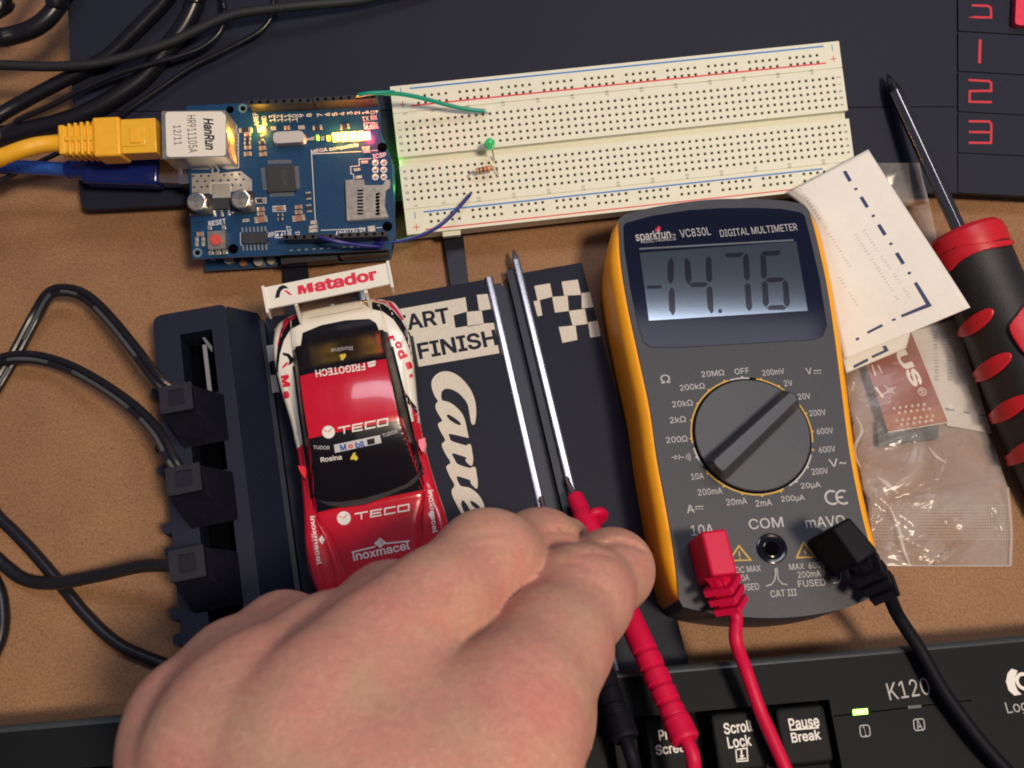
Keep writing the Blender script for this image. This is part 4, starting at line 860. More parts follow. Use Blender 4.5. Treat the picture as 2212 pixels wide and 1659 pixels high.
# ================================================================== multimeter
_mx = W3 @ np.array([0.99669671, -0.05606223, 0.05875962]); _mo = CAM + (W3 @ np.array([77.49710952, 16.51370356, 302.15974616])) * .977
ZF = float(_mo[2])
MF = Fr((_mo[0], _mo[1], 0), _mx)
M_case = mat('meter_grey', (.047, .051, .064), .55, mottle=.10, mscale=900, bump=.5, bscale=2600)
M_orange = mat('meter_orange', S(250, 172, 28), .42, mottle=.05, bump=.1)
M_lens = mat('meter_lens', (.008, .011, .030), .09, spec=.14)
M_mink = mat('meter_print', (.46, .46, .47), .6); M_myel = mat('meter_yellow_print', S(196, 160, 60), .55)
mt = thing('multimeter', MF, 'grey digital multimeter with orange side bumpers, its display reading -14.76', 'multimeter')
def ml_(k, l, z=ZF): return [MF.loc(*q(k, *a), z) for a in l]
left = ml_('d', [(172, 232), (185, 520), (235, 850), (320, 1250)]) + ml_('e', [(40, 330), (85, 640), (130, 880), (185, 1200), (215, 1490)])
bot = ml_('e', [(240, 1535), (420, 1575), (640, 1598), (850, 1600), (1050, 1578), (1240, 1535), (1392, 1470)])
right = ml_('e', [(1410, 1380), (1372, 1200), (1310, 960), (1240, 600), (1188, 200)]) + ml_('d', [(1800, 1100), (1738, 700), (1655, 330), (1610, 170)])
top = ml_('d', [(1570, 122), (1400, 92), (1100, 80), (880, 84), (640, 110), (400, 150), (215, 200)])
def smooth_seg(p): return [tuple(a) for a in crom(p, 4)]
case_o = smooth_seg(left) + smooth_seg(bot) + smooth_seg(right) + smooth_seg(top)
p = B(); p.prism(case_o, 2, ZF, M_case); p.obj('case', mt, bevel=2.2, seg=4, ang=50)
# side bumpers: traced inner edge, outer edge pushed out; the left flank is seen from the side
def bumper(edge, out, nm):
    e = np.array([a[:2] for a in crom(edge, 5)]); tn = np.gradient(e, axis=0); tn /= np.linalg.norm(tn, axis=1)[:, None]; nn = np.c_[tn[:, 1], -tn[:, 0]] * out
    N = len(e); wd = np.minimum(1, np.minimum(np.arange(N), np.arange(N)[::-1]) / 5.0) ** .5
    o = B(); prof = [(-1.0, 1.0), (2.0, 0.3), (3.2, 3), (3.8, ZF - 10), (3.75, ZF - 6.5), (3.4, ZF - 4.2), (2.6, ZF - 2.4), (1.4, ZF - 1.1), (.3, ZF - .6), (-1.0, ZF - 1.0)]
    v = [(*(e[i] + nn[i] * (d * wd[i] if d > 0 else d)), z) for i in range(N) for d, z in prof]; K = len(prof)
    o.add(v, [(i * K + j, i * K + (j + 1) % K, (i + 1) * K + (j + 1) % K, (i + 1) * K + j) for i in range(N - 1) for j in range(K)] + [tuple(range(K)), tuple((N - 1) * K + j for j in range(K))[::-1]], M_orange)
    return o.obj(nm, mt, ang=50)
bumper(left, 1, 'side_bumper'); bumper(right, 1, 'side_bumper')
# display lens with the liquid-crystal window
ZL = ZF + .35
lens = rounded(ml_('d', [(208, 285), (225, 262), (420, 208), (700, 165), (950, 150), (1200, 148), (1400, 156), (1545, 182), (1575, 205), (1625, 400), (1690, 690), (1745, 1040), (1715, 1118), (1640, 1142), (1000, 1180), (620, 1202), (420, 1200), (360, 1165), (318, 1020), (262, 760), (215, 450)], ZL), [1.2] * 21)
p = B(); p.prism(lens, ZF - .5, ZL, M_lens); lo = p.obj('display_lens', mt, bevel=.25)
p = B(); p.flatpoly(ml_('d', [(330, 488), (1512, 402), (1600, 925), (400, 1000)], ZL + .02), mat('lcd_glass', (.205, .245, .275), .09, .90, spec=.5)); p.flatpoly(ml_('d', [(325, 452), (1490, 385), (1494, 398), (328, 464)], ZL + .03), mat('lens_bevel_light', (.10, .11, .12), .3));  # pale flat strip paints the light on the window's upper bevel
wo = p.obj('lcd_window', lo)
dg = B(); M_seg = mat('lcd_segment', (.012, .014, .03), .12, spec=.35); zs = ZL + .04
for s_ in ([(380, 735), (494, 732), (497, 756), (384, 762)], [(566, 522), (588, 560), (586, 690), (562, 728), (540, 690), (540, 560)], [(570, 745), (592, 770), (600, 930), (580, 965), (552, 920), (546, 780)],
           [(668, 530), (690, 530), (714, 560), (722, 690), (700, 732), (672, 690)], [(706, 728), (730, 712), (825, 708), (846, 722), (826, 745), (722, 748)], [(850, 510), (872, 540), (878, 690), (856, 715), (832, 690), (828, 540)], [(858, 735), (880, 760), (888, 930), (870, 950), (842, 900), (834, 760)],
           [(972, 498), (1000, 490), (1118, 487), (1090, 520), (990, 522)], [(1132, 488), (1152, 510), (1164, 670), (1142, 702), (1118, 672), (1110, 525)], [(1146, 715), (1168, 735), (1180, 900), (1160, 930), (1134, 905), (1122, 735)],
           [(1242, 490), (1262, 475), (1390, 470), (1396, 490), (1370, 508), (1280, 512)], [(1240, 498), (1282, 515), (1294, 660), (1270, 690), (1246, 668)], [(1280, 692), (1305, 675), (1400, 672), (1424, 686), (1402, 706), (1300, 712)], [(1270, 698), (1296, 718), (1306, 870), (1284, 898), (1260, 872), (1250, 722)],
           [(1430, 692), (1452, 715), (1466, 870), (1444, 900), (1418, 872), (1408, 715)], [(1288, 905), (1312, 885), (1412, 880), (1440, 905), (1420, 918), (1310, 920)], [(920, 915), (942, 910), (956, 926), (944, 944), (926, 942)]):
    dg.flatpoly(ml_('d', s_, zs), M_seg)
dg.obj('reading', wo)
tx = B(); zi = ZL + .05
tx.text(MF, 'd', 'sparkfun', 430, 362, 268, zi, M_mink, h=4.3, rot=4.5 - 1.5, bold=.01); tx.text(MF, 'd', 'ELECTRONICS', 480, 390, 248, zi, M_mink, h=1.25, rot=3); tx.text(MF, 'd', 'TM', 583, 352, 34, zi, M_mink, rot=3)
tx.text(MF, 'd', 'VC830L', 748, 333, 232, zi, M_mink, h=3.1, rot=3); tx.text(MF, 'd', 'DIGITAL MULTIMETER', 1228, 316, 590, zi, M_mink, h=2.75, rot=2.6)
tx.obj('lettering', lo)
fl = B(); fl.flatpoly([MF.loc(*q('d', *a), zi) for a in ((448, 328), (450, 300), (462, 308), (466, 290), (476, 282), (474, 296), (488, 294), (486, 312), (470, 318), (462, 326))], mat('flame_red', S(214, 30, 66), .5)); fl.obj('flame_logo', lo)
# ---- the dial
R0 = 18.35; k = B(); k.ring((0, 0), R0, R0 + .55, ZF + .04, M_void, seg=96); k.lathe((0, 0, ZF - 2), (0, 0, ZF), [(0, R0), (2.7, R0), (3.0, R0 - .3), (3.0, 0)], mat('knob_grey', (.050, .053, .062), .42, mottle=.1, bump=.2), 96)
ko = k.obj('dial', mt)
a, c = MF.loc(*q('e', 462, 682), ZF + 8), MF.loc(*q('e', 872, 300), ZF + 8); dx = (c - a)[:2]; L_ = np.linalg.norm(dx); dx /= L_; nx = np.array([-dx[1], dx[0]]); m0 = (a[:2] + c[:2]) / 2
kb = B(); e1, e2 = L_ / 2 + 2.0, 2.1
def cap(hl, hw): return rounded([m0 - dx * hl - nx * hw, m0 + dx * hl - nx * hw * .8, m0 + dx * (hl + .5), m0 + dx * hl + nx * hw * .8, m0 - dx * hl + nx * hw], [1.6, 1.2, 1.0, 1.2, 1.6])
lo_, hi_ = cap(e1 + 1.2, 4.6), cap(e1, 2.3); N = len(lo_)
m0b = np.array([0., 0.]); lo2 = [np.array(x) * .98 - m0 * .98 + m0 * .25 for x in lo_]
kb.add([(*x, ZF + 2.9) for x in lo2] + [(*(np.array(x) - m0 * .35), ZF + 8.0) for x in hi_], [(i, (i + 1) % N, (i + 1) % N + N, i + N) for i in range(N)] + [tuple(range(N, 2 * N))], mat('knob_ridge_grey', (.046, .048, .056), .36, mottle=.1))
kb.obj('pointer', ko, bevel=.35, ang=30)
tk = B(); zt_ = ZF + .05
for i in range(20):
    a = math.radians(90 - 18 * i); tk.ring((19.54 * math.cos(a), 19.54 * math.sin(a)), .01, .42, zt_ + .02, M_mink if i in (0, 7, 8, 14) else M_myel, seg=10)
for i0, i1, m in ((-.75, .75, M_mink), (1 - .62, 5.6, M_myel), (6.4 - .1, 8.45, M_mink), (8.8, 13.2, M_myel), (13.45, 14.5, M_mink), (14.75, 19.3, M_myel)):
    tk.ring((0, 0), R0 + .65, R0 + 1.15, zt_, m, 90 - 18 * i1, 90 - 18 * i0, 40)
tk.obj('dial_ring', mt)
tx = B()
for s_, x, y, w_, h_, r in (('OFF', 593, 118, 88, 2.0, 2), ('20MΩ', 418, 132, 138, 2.0, 2), ('200kΩ', 295, 213, 150, 2.0, 2), ('20kΩ', 236, 313, 124, 2.0, 2), ('2kΩ', 208, 410, 96, 2.0, 2), ('200Ω', 202, 528, 128, 2.0, 1), ('10A', 326, 750, 76, 2.0, 1), ('200mA', 402, 842, 148, 2.0, 1),
                             ('20mA', 562, 902, 124, 2.0, 1), ('2mA', 724, 910, 98, 2.0, 1), ('200µA', 900, 886, 142, 2.2, 1), ('20µA', 1007, 808, 118, 2.2, 1), ('200V', 1062, 720, 98, 2.0, 1), ('600V', 1105, 588, 100, 2.0, 1), ('600V', 1092, 478, 100, 2.0, 1), ('200V', 1048, 368, 100, 2.0, 1), ('20V', 968, 270, 76, 2.0, 2), ('2V', 872, 190, 52, 2.0, 2), ('200mV', 782, 124, 134, 2.0, 2),
                             ('Ω', 133, 165, 58, 2.9, 2), ('V', 996, 118, 36, 2.2, 2), ('A', 284, 946, 46, 2.5, 1), ('V~', 1168, 668, 104, 2.5, 0), ('COM', 738, 1032, 208, 3.2, .5), ('10A', 355, 1072, 138, 3.2, .5), ('mAVΩ', 1094, 1022, 240, 3.2, .5), ('DC MAX', 632, 1308, 150, 1.9, 0), ('10A', 602, 1360, 70, 1.9, 0), ('UNFUSED', 602, 1418, 190, 2.0, 0), ('MAX  600V', 988, 1288, 222, 1.9, 0), ('200mA', 997, 1338, 138, 1.9, 0), ('FUSED', 1013, 1392, 166, 2.0, 0), ('CAT III', 844, 1452, 158, 2.0, 0)):
    tx.text(MF, 'e', s_, x, y, w_, zt_, M_mink, h=h_, rot=r, bold=.006)
def mst(l, wd=.3, m=None, z=None): tx.stroke(ml_('e', l, zt_), wd, z or zt_, m or M_mink)
mst([(1025, 116), (1070, 114)]); 
for x in (1026, 1043, 1060): mst([(x, 132), (x + 10, 131)], .28)
mst([(312, 933), (362, 931)]); 
for x in (313, 332, 350): mst([(x, 948), (x + 11, 947)], .28)
mst([(170, 637), (232, 635)], .25); tx.flatpoly(ml_('e', [(190, 622), (190, 650), (214, 636)], zt_), M_mink); mst([(216, 622), (216, 650)], .3); tx.ring(ml_('e', [(240, 637)])[0], .01, .25, zt_, M_mink, seg=8)
for i in range(3): tx.ring(ml_('e', [(244, 637)])[0], .75 + i * .62, .97 + i * .62, zt_, M_mink, -38, 38, 10)
mst([(738, 1410), (772, 1400), (790, 1375), (796, 1340), (794, 1302)]); mst([(866, 1402), (836, 1396), (812, 1370), (806, 1335), (804, 1300)]); mst([(1142, 1392), (1172, 1388), (1188, 1370), (1190, 1330), (1184, 1288)])
for cx_, cy_ in ((1135, 878), (1200, 876)):
    c = ml_('e', [(cx_, cy_)])[0]; tx.ring(c, 1.75, 2.4, zt_, M_mink, 55, 305, 30)
    if cx_ > 1150: tx.box((c[0] - .9, c[1], zt_), (1.9, .62, .01), M_mink)
tx.obj('lettering', mt)
wt = B()
for ax_, cy_, x0, x1 in (((575, 1160), 1258, 545, 656), ((962, 1138), 1240, 915, 1040)):
    o = ml_('e', [ax_, (x1, cy_), (x0 if x0 > 600 else 508, cy_ + 4)], zt_); o = [np.array(a[:2]) for a in o]; c = sum(o) / 3
    for i in range(3): wt.flatpoly([(*o[i], 0), (*o[(i + 1) % 3], 0), (*(c + (o[(i + 1) % 3] - c) * .74), 0), (*(c + (o[i] - c) * .74), 0)], M_myel, zt_)
    if x0 > 600: wt.flatpoly([(*(c + d), 0) for d in (np.array([.3, 1.4]), np.array([-.5, -.1]), np.array([0, 0]), np.array([-.3, -1.3]), np.array([.55, .2]), np.array([.05, .15]))], M_myel, zt_)
    else: wt.stroke([c + np.array([0, 1.3]), c + np.array([0, -.3])], .4, zt_, M_myel); wt.ring(c + np.array([0, -.95]), .01, .26, zt_, M_myel, seg=8)
wt.obj('warning_sign', mt)
jc = ml_('e', [(772, 1185)])[0]; j = B(); j.lathe((jc[0], jc[1], ZF - 1), (jc[0], jc[1], ZF), [(0, 4.6), (1.5, 4.6), (1.6, 4.2), (1.5, 3.5), (1.1, 3.3), (1.1, 2.9), (1.5, 2.7), (1.6, 2.3), (1.3, 2.0, M_void), (1.06, 1.9, M_void), (1.05, 0)], M_gloss, 40); j.obj('jack', mt)

# ------------------------------------------------------------------ the two plugged leads
def lead_plug(nm, lab, cat, top, ht, axis_to, m, cable, r_c):
    """a right-angle plug: top face traced at height ht, strain relief and cord"""
    tp_ = [MF.loc(*q('e', *a), ht) for a in top]; c = sum(tp_) / 4; fr = MF.at((c[0], c[1], ZF)); t = thing(nm, fr, lab, cat)
    pp = [np.array(a) - np.array([c[0], c[1], 0]) for a in tp_]; hh = ht - ZF
    o = B(); ce = sum(pp) / 4
    bot_ = [p_ * np.array([1.04, 1.04, 0]) for p_ in pp]
    o.add([(*b_[:2], .05) for b_ in bot_] + [(*p_[:2], hh) for p_ in pp], [(3, 2, 1, 0), (4, 5, 6, 7), (0, 1, 5, 4), (1, 2, 6, 5), (2, 3, 7, 6), (3, 0, 4, 7)], m); o.obj('plug_body', t, bevel=.9, seg=3)
    s0 = (pp[2] + pp[3]) / 2; s1 = MF.loc(*q('e', *axis_to), ZF + 7) - np.array([c[0], c[1], ZF]); s0 = np.array([s0[0], s0[1], hh - 6.2]); L_ = np.linalg.norm(s1 - s0); ax = (s1 - s0) / L_
    o = B(); pr_ = [(-2, 4.4)]; n_r = 3
    for i in range(n_r):
        a0, a1 = L_ * i / n_r, L_ * (i + 1) / n_r; R = 6.3 - .3 * i; pr_ += [(a0 + .2, 3.6), (a0 + L_ / n_r * .36, 3.6), (a0 + L_ / n_r * .40, R), (a1 - .1, R), (a1, 3.4)]
    pr_ += [(L_ + .2, 3.2), (L_ + .4, 2.2)]
    o.lathe(s0, s1, pr_, m, 4, ref=(0, 0, 1)); o.lathe(s0, s1, [(-1, 3.0), (L_ + 1, 2.4)], m, 14); o.obj('strain_relief', t, bevel=.3)
    o = B(); o.tube([s1 - ax * 2] + [s1 + ax * 3] + [fr.l(WF.loc(*a)) for a in cable], r_c, m, n=10, seg=14); o.obj('cord', t); return t
M_redlead = mat('red_lead', S(204, 14, 66), .48, spec=.3, mottle=.06, bump=.1)
M_blacklead = mat('black_lead', (.005, .0055, .010), .6, spec=.16, mottle=.2, bump=.15)
lead_plug('test_lead', 'red right-angle plug in the left jack of the meter with its red cord', 'test lead', [(345, 1082), (500, 1062), (572, 1335), (412, 1352)], ZF + 17, (535, 1545), M_redlead,
          [(1590, 1385, 37), (1612, 1450, 33), (1640, 1530, 31), (1668, 1595, 32), (1705, 1680, 33), (1740, 1760, 32)], 1.95)
lead_plug('test_lead', 'black right-angle plug covering the right jack of the meter with its black cord', 'test lead', [(1130, 1062), (1242, 992), (1416, 1196), (1290, 1282)], ZF + 21, (1450, 1440), M_blacklead,
          [(1940, 1330, 30), (1985, 1400, 27), (2030, 1480, 27), (2075, 1545, 27), (2130, 1615, 27), (2190, 1680, 27), (2260, 1750, 27)], 2.0)

# ================================================================== the two probes
def probe(nm, lab, tip, z0, end, z1, m, cable, flange, guard_z):
    a, c = P(*tip, z0), P(*end, z1); L_ = np.linalg.norm(c - a); ax = (c - a) / L_; fr = Fr(a, (1, 0, 0)); t = thing(nm, fr, lab, 'probe'); o_ = np.zeros(3)
    d_ = c - a; o = B(); o.lathe(o_, d_, [(0, .1), (.5, .75), (1.1, .95), (2.2, .8), (17, .95)], M_steel, 16); o.obj('metal_tip', t)
    o = B(); o.lathe(o_, d_, [(8.0, 1.2), (8.1, 2.2), (8.8, 2.8), (15, 3.0), (16.5, 3.5), (18, 3.7), (22, 3.7), (25, 3.5), (60, 3.7)], m, 24)
    if flange:
        u = np.cross(ax, (0, 0, 1)); u /= np.linalg.norm(u); cc = ax * 18.5; s_ = u * flange; w2 = np.cross(ax, u)
        o.lathe(cc + s_ * 3.4 - ax * 1.2, cc + s_ * 3.4 + ax * 1.6, [(0, 3.2), (.5, 4.1), (1.6, 4.3), (2.4, 3.9), (2.8, 3.0)], m, 24)
    o.obj('handle', t)
    o = B(); pr_ = [(58, 3.7)]; n_r = 4; s0, s1 = L_ * .70, L_ - 7
    pr_.append((s0, 3.75))
    for i in range(n_r): x0 = s0 + (s1 - s0) * i / n_r; w_ = (s1 - s0) / n_r; pr_ += [(x0 + .1 * w_, 3.75 - .06 * i), (x0 + .14 * w_, 3.42 - .06 * i), (x0 + .3 * w_, 3.42 - .06 * i), (x0 + .5 * w_, 3.78 - .06 * i), (x0 + .98 * w_, 3.7 - .06 * i)]
    pr_ += [(s1 + .2, 3.4), (s1 + .6, 3.9), (L_ - .8, 4.0), (L_, 3.4), (L_ + .1, 1.9)]
    o.lathe(o_, d_, pr_, m, 24); o.obj('strain_relief', t)
    o = B(); o.tube([d_ - ax * 2, d_ + ax * 4] + [fr.l(WF.loc(*b_)) for b_ in cable], 2.0, m, n=8, seg=14); o.obj('cord', t); return t
probe('test_probe', 'red test probe held by the fingers, its tip on the right metal rail', (1222, 1030), 7.6, (1482, 1602), 44, M_redlead, [(1500, 1690, 43), (1515, 1780, 42)], -1, 20)
probe('test_probe', 'black test probe mostly hidden under the hand, its tip on the left metal rail', (1167, 1072), 7.6, (1352, 1598), 38, M_blacklead, [(1376, 1680, 37), (1395, 1780, 36)], 0, 20)

# ================================================================== keyboard
a, c = P(273, 1541, 22), P(2212, 1369.5, 22); KF = Fr((a[0], a[1], 0), c - a)
M_kb = mat('keyboard_plastic', (.0055, .0072, .0088), .62, spec=.17, mottle=.15, mscale=1500, bump=.4, bscale=3500); M_key = mat('key_plastic', (.0068, .0085, .0098), .62, spec=.17, mottle=.15, mscale=1500, bump=.35, bscale=3000)
M_edge_light = mat('keyboard_edge_light', (.042, .050, .053), .38, mottle=.1)  # paler than the housing: the rear edge's highlight is put into the colour
kt = thing('keyboard', KF, 'black computer keyboard along the lower edge with a lit green indicator', 'keyboard')
ZK = 22.0; ZKT = 26.0
def kl(k, l, z=ZK): return [KF.loc(*q(k, *a), z) for a in l]
xa, xb = KF.loc(-80, 1560, ZK)[0], KF.loc(2400, 1370, ZK)[0]
w1 = KF.loc(*q('E', 700, 565), ZK)[1]; wr = KF.loc(*q('E', 1275, 700), ZK)[0]; gapx = (KF.loc(*q('x', 500, 780), ZK)[0] - 10.5, KF.loc(*q('x', 500, 780), ZK)[0] + 1.0)
yb0 = -85
o = B(); o.prism([(xa, yb0), (xb, yb0), (xb, -1.6), (xa, -1.6)], 2, ZK - 6, M_kb)
o.prism([(xa, w1), (xb, w1), (xb, -2.2), (xa, -2.2)], ZK - 6, ZK, M_kb)
o.prism([(wr, yb0), (xb, yb0), (xb, w1), (wr, w1)], ZK - 6, ZK, M_kb)
o.obj('housing', kt, bevel=.4)
o = B(); yy_ = np.linspace(0, math.pi / 2, 8); pr2 = [(-2.3, ZK - .05)] + [(-2.2 + 2.2 * math.sin(t), ZK - 2.2 + 2.5 * math.cos(t)) for t in yy_] + [(0, 2), (-2.3, 2)]
N = len(pr2); o.add([(x, *p_) for x in (xa, xb) for p_ in pr2], [(i, (i + 1) % N, (i + 1) % N + N, i + N) for i in range(N)], M_edge_light); o.obj('rear_edge', kt, ang=50)
u_ = 19.05; kc = np.mean(kl('x', [(1195, 455), (1500, 425), (1555, 830), (1230, 870)], ZKT), axis=0)
def key(cx_, cy_, txts, wk=14.2, hk=15.2):
    k_ = thing if 0 else None; o = B(); lo_ = rounded([(cx_ - 8.6, cy_ - 8.8), (cx_ + 8.6, cy_ - 8.8), (cx_ + 8.6, cy_ + 8.8), (cx_ - 8.6, cy_ + 8.8)], 1.2, 3); hi_ = rounded([(cx_ - wk / 2, cy_ - hk / 2), (cx_ + wk / 2, cy_ - hk / 2), (cx_ + wk / 2, cy_ + hk / 2), (cx_ - wk / 2, cy_ + hk / 2)], 1.6, 3); N = len(lo_)
    o.add([(*x, ZK - 4) for x in lo_] + [(*x, ZKT - .35) for x in hi_] + [(*(np.array([cx_, cy_]) + (np.array(x) - (cx_, cy_)) * .93), ZKT) for x in hi_], [(i, (i + 1) % N, (i + 1) % N + N, i + N) for i in range(N)] + [(i + N, (i + 1) % N + N, (i + 1) % N + 2 * N, i + 2 * N) for i in range(N)] + [tuple(range(2 * N, 3 * N))], M_key)
    ko_ = o.obj('key', kt, ang=28)
    if txts:
        t_ = B(); txts(t_, cx_, cy_); t_.obj('key_legend', ko_)
zk = ZKT + .03
def scroll(t_, x, y):
    t_.text(KF, 'x', 'Scroll', 1357, 536, 226, zk, M_white, h=3.1, rot=1.5, bold=.018); t_.text(KF, 'x', 'Lock', 1368, 648, 188, zk, M_white, h=3.1, rot=1.5, bold=.018)
    b4 = kl('x', [(1340, 712), (1428, 700), (1434, 798), (1350, 804)], zk); t_.stroke(b4, .35, zk, M_white, True)
    t_.stroke(kl('x', [(1384, 715), (1388, 775)], zk), .5, zk + .01, M_white); t_.flatpoly(kl('x', [(1368, 758), (1408, 752), (1390, 780)], zk), M_white, zk + .015); t_.stroke(kl('x', [(1362, 786), (1420, 780)], zk), .4, zk + .01, M_white)
def pause(t_, x, y):
    t_.text(KF, 'x', 'Pause', 1874, 500, 240, zk, M_white, h=3.1, rot=1.5, bold=.018); t_.text(KF, 'x', 'Break', 1890, 606, 234, zk, M_white, h=2.7, rot=1.5, bold=.018); t_.stroke(kl('x', [(1766, 558), (1992, 538)], zk), .42, zk + .01, M_white)
def prnt(t_, x, y): t_.text(KF, 'x', 'Print', 820, 588, 170, zk, M_white, h=2.9, rot=1.5, bold=.018); t_.text(KF, 'x', 'Screen', 850, 700, 280, zk, M_white, h=2.7, rot=1.5, bold=.018)
def f12(t_, x, y): t_.text(KF, 'x', 'F12', 145, 664, 130, zk, M_white, h=3.2, rot=1.5, bold=.018)
key(kc[0], kc[1], scroll); key(kc[0] + u_, kc[1], pause); key(kc[0] - u_, kc[1], prnt)
fx = kl('x', [(130, 690)], ZKT)[0][0]; key(fx, kc[1], f12)
for i in range(1, 12):
    key(fx - u_ * i - (9.5 if i > 3 else 0) - (9.5 if i > 7 else 0), kc[1], None)
o = B(); g0, g1 = fx + 10.2, kc[0] - u_ - 9.8; o.prism([(g0, yb0), (g1, yb0), (g1, w1 + .1), (g0, w1 + .1)], ZK - 6, ZK - .1, M_kb); o.obj('key_divider', kt, bevel=.4)
o = B(); o.flatpoly(kl('E', [(1262, 596), (1950, 516), (1952, 522), (1262, 603)], ZK + .03), M_void); o.obj('seam', kt)
gp_ = kl('E', [(1358, 566), (1430, 560), (1434, 588), (1360, 594)], ZK + .1); o = B(); o.prism(gp_, ZK - .2, ZK + .25, mat('lit_green_indicator', (.35, 1., .12), .4, emit=3.2, ecol=(.42, 1., .14))); o.obj('indicator_light', kt, bevel=.1)
o = B(); o.prism(kl('E', [(1632, 548), (1698, 542), (1700, 556), (1634, 562)], ZK + .05), ZK - .2, ZK + .1, mat('dark_indicator', (.05, .06, .06), .3)); o.obj('indicator_light', kt)
o = B(); zz = ZK + .04; M_kink = mat('keyboard_print', (.40, .40, .40), .55)
o.text(KF, 'E', 'K120', 1636, 462, 212, zz, M_kink, h=4.9, rot=3); o.text(KF, 'E', '1', 1418, 672, 10, zz, M_kink, h=2.9, rot=3); o.text(KF, 'E', 'A', 1688, 642, 28, zz, M_kink, h=2.9, rot=3); o.text(KF, 'E', 'Logitech', 2252, 548, 262, zz, M_kink, h=4.0, rot=2)
for px in ([(1392, 646), (1440, 642), (1446, 698), (1398, 703)], [(1660, 616), (1712, 610), (1718, 666), (1666, 672)]): o.stroke(rounded(kl('E', px, zz), .8, 3), .3, zz, M_kink, True)
o.obj('lettering', kt)
o = B(); sw = [(2180, 372), (2150, 362), (2130, 385), (2122, 425), (2135, 470), (2165, 496), (2200, 490), (2180, 470), (2168, 440), (2170, 400)]
o.flatpoly(kl('E', sw, zz), M_white); o.ring(kl('E', [(2212, 425)], zz)[0], 1.6, 2.6, zz, M_white, 0, 360, 30); o.obj('logo_mark', kt)

# ================================================================== screwdriver
a, c = WF.loc(1917, 162, 27.0), WF.loc(2079, 512, 19.5); SF = Fr(c, (1, 0, 0)); st = thing('screwdriver', SF, 'screwdriver with a chunky black handle and red inserts lying at the right edge', 'screwdriver')
d_ = c - a; L_ = np.linalg.norm(d_); ax = d_ / L_; ta = -d_
M_shaft = mat('chrome_shaft', (.33, .31, .29), .2, 1., mottle=.1, mscale=700); M_tipb = mat('blackened_tip', (.02, .019, .02), .4, .6)
o = B(); o.lathe(ta, np.zeros(3), [(0, .5), (.8, 1.0), (2.0, 1.5), (5, 1.9), (8, 2.25)], M_tipb, 4, ref=(.3, .2, 1)); o.lathe(ta, np.zeros(3), [(4.5, .3), (4.6, 2.0), (7.5, 2.35)], M_tipb, 16); o.obj('tip', st, bevel=.1)
o = B(); o.lathe(ta, np.zeros(3), [(7.4, 2.3), (7.5, 2.6), (L_ + 6, 2.6)], M_shaft, 6, ref=(.2, .1, 1)); o.obj('shaft', st, bevel=.35, seg=3)
M_grip = mat('grip_rubber', (.012, .012, .014), .52, mottle=.25, mscale=900, bump=.5, bscale=2400); M_gred = mat('grip_red', S(196, 30, 44), .36, mottle=.05)
rg = -14.0
prof = [(-2.0, 2.6), (-2.2, 9), (-1.4, 12.2), (.2, 13.6), (2.5, 14.0), (5.0, 13.9), (7.6, 13.7), (7.8, 13.2)]
o = B(); o.lathe(np.zeros(3), ax, prof, M_gred, 48); o.obj('collar', st)
gp = [(5.0, 13.1), (6, 13.5), (10, 13.2), (18, 12.9), (28, 13.1), (40, 13.8), (55, 14.8), (70, 15.6), (85, 16.2), (100, 16.3), (112, 15), (118, 11), (120, 0)]
gg = B(); ts = np.linspace(0, 1, 70); tt = [5 + 115 * s_ for s_ in ts]; gp2 = [(t, float(np.interp(t, [g_[0] for g_ in gp], [g_[1] for g_ in gp]))) for t in tt]
gg.lathe(np.zeros(3), ax, gp2, M_grip, 64); gg.obj('grip', st); gb = gg.bvh(SF)
# red thumb inserts moulded into the grip
def insert(px, lift=.9):
    o = B(); p = np.array([q('r', *a) for a in px]); p = crom(p, 5, True)
    mark(o, SF, gb, 'o', [(x, y) for x, y in p], M_gred, lift=lift, step=4.0)
    ob = o.obj('red_insert', st); md = ob.modifiers.new('thick', 'SOLIDIFY'); md.thickness = 1.2 * MM; md.offset = 0; return ob
def ell(cx_, cy_, L__, w__, ang):
    a = math.radians(ang); return [(cx_ + math.cos(a) * L__ * math.cos(t) + math.sin(a) * w__ * math.sin(t), cy_ - math.sin(a) * L__ * math.cos(t) + math.cos(a) * w__ * math.sin(t)) for t in np.linspace(0, 2 * math.pi, 12, endpoint=False)]
for e_ in ((400, 696, 118, 44, 38), (492, 958, 130, 48, 35), (590, 1204, 130, 50, 33), (690, 1450, 130, 48, 33)): insert(ell(*e_))
insert([(176, 300), (205, 350), (238, 394), (285, 350), (335, 314), (430, 274), (600, 240), (600, 215), (400, 235), (250, 262)], .5)
insert([(585, 735), (625, 660), (680, 590), (760, 590), (800, 720), (770, 860), (700, 900), (640, 840)])

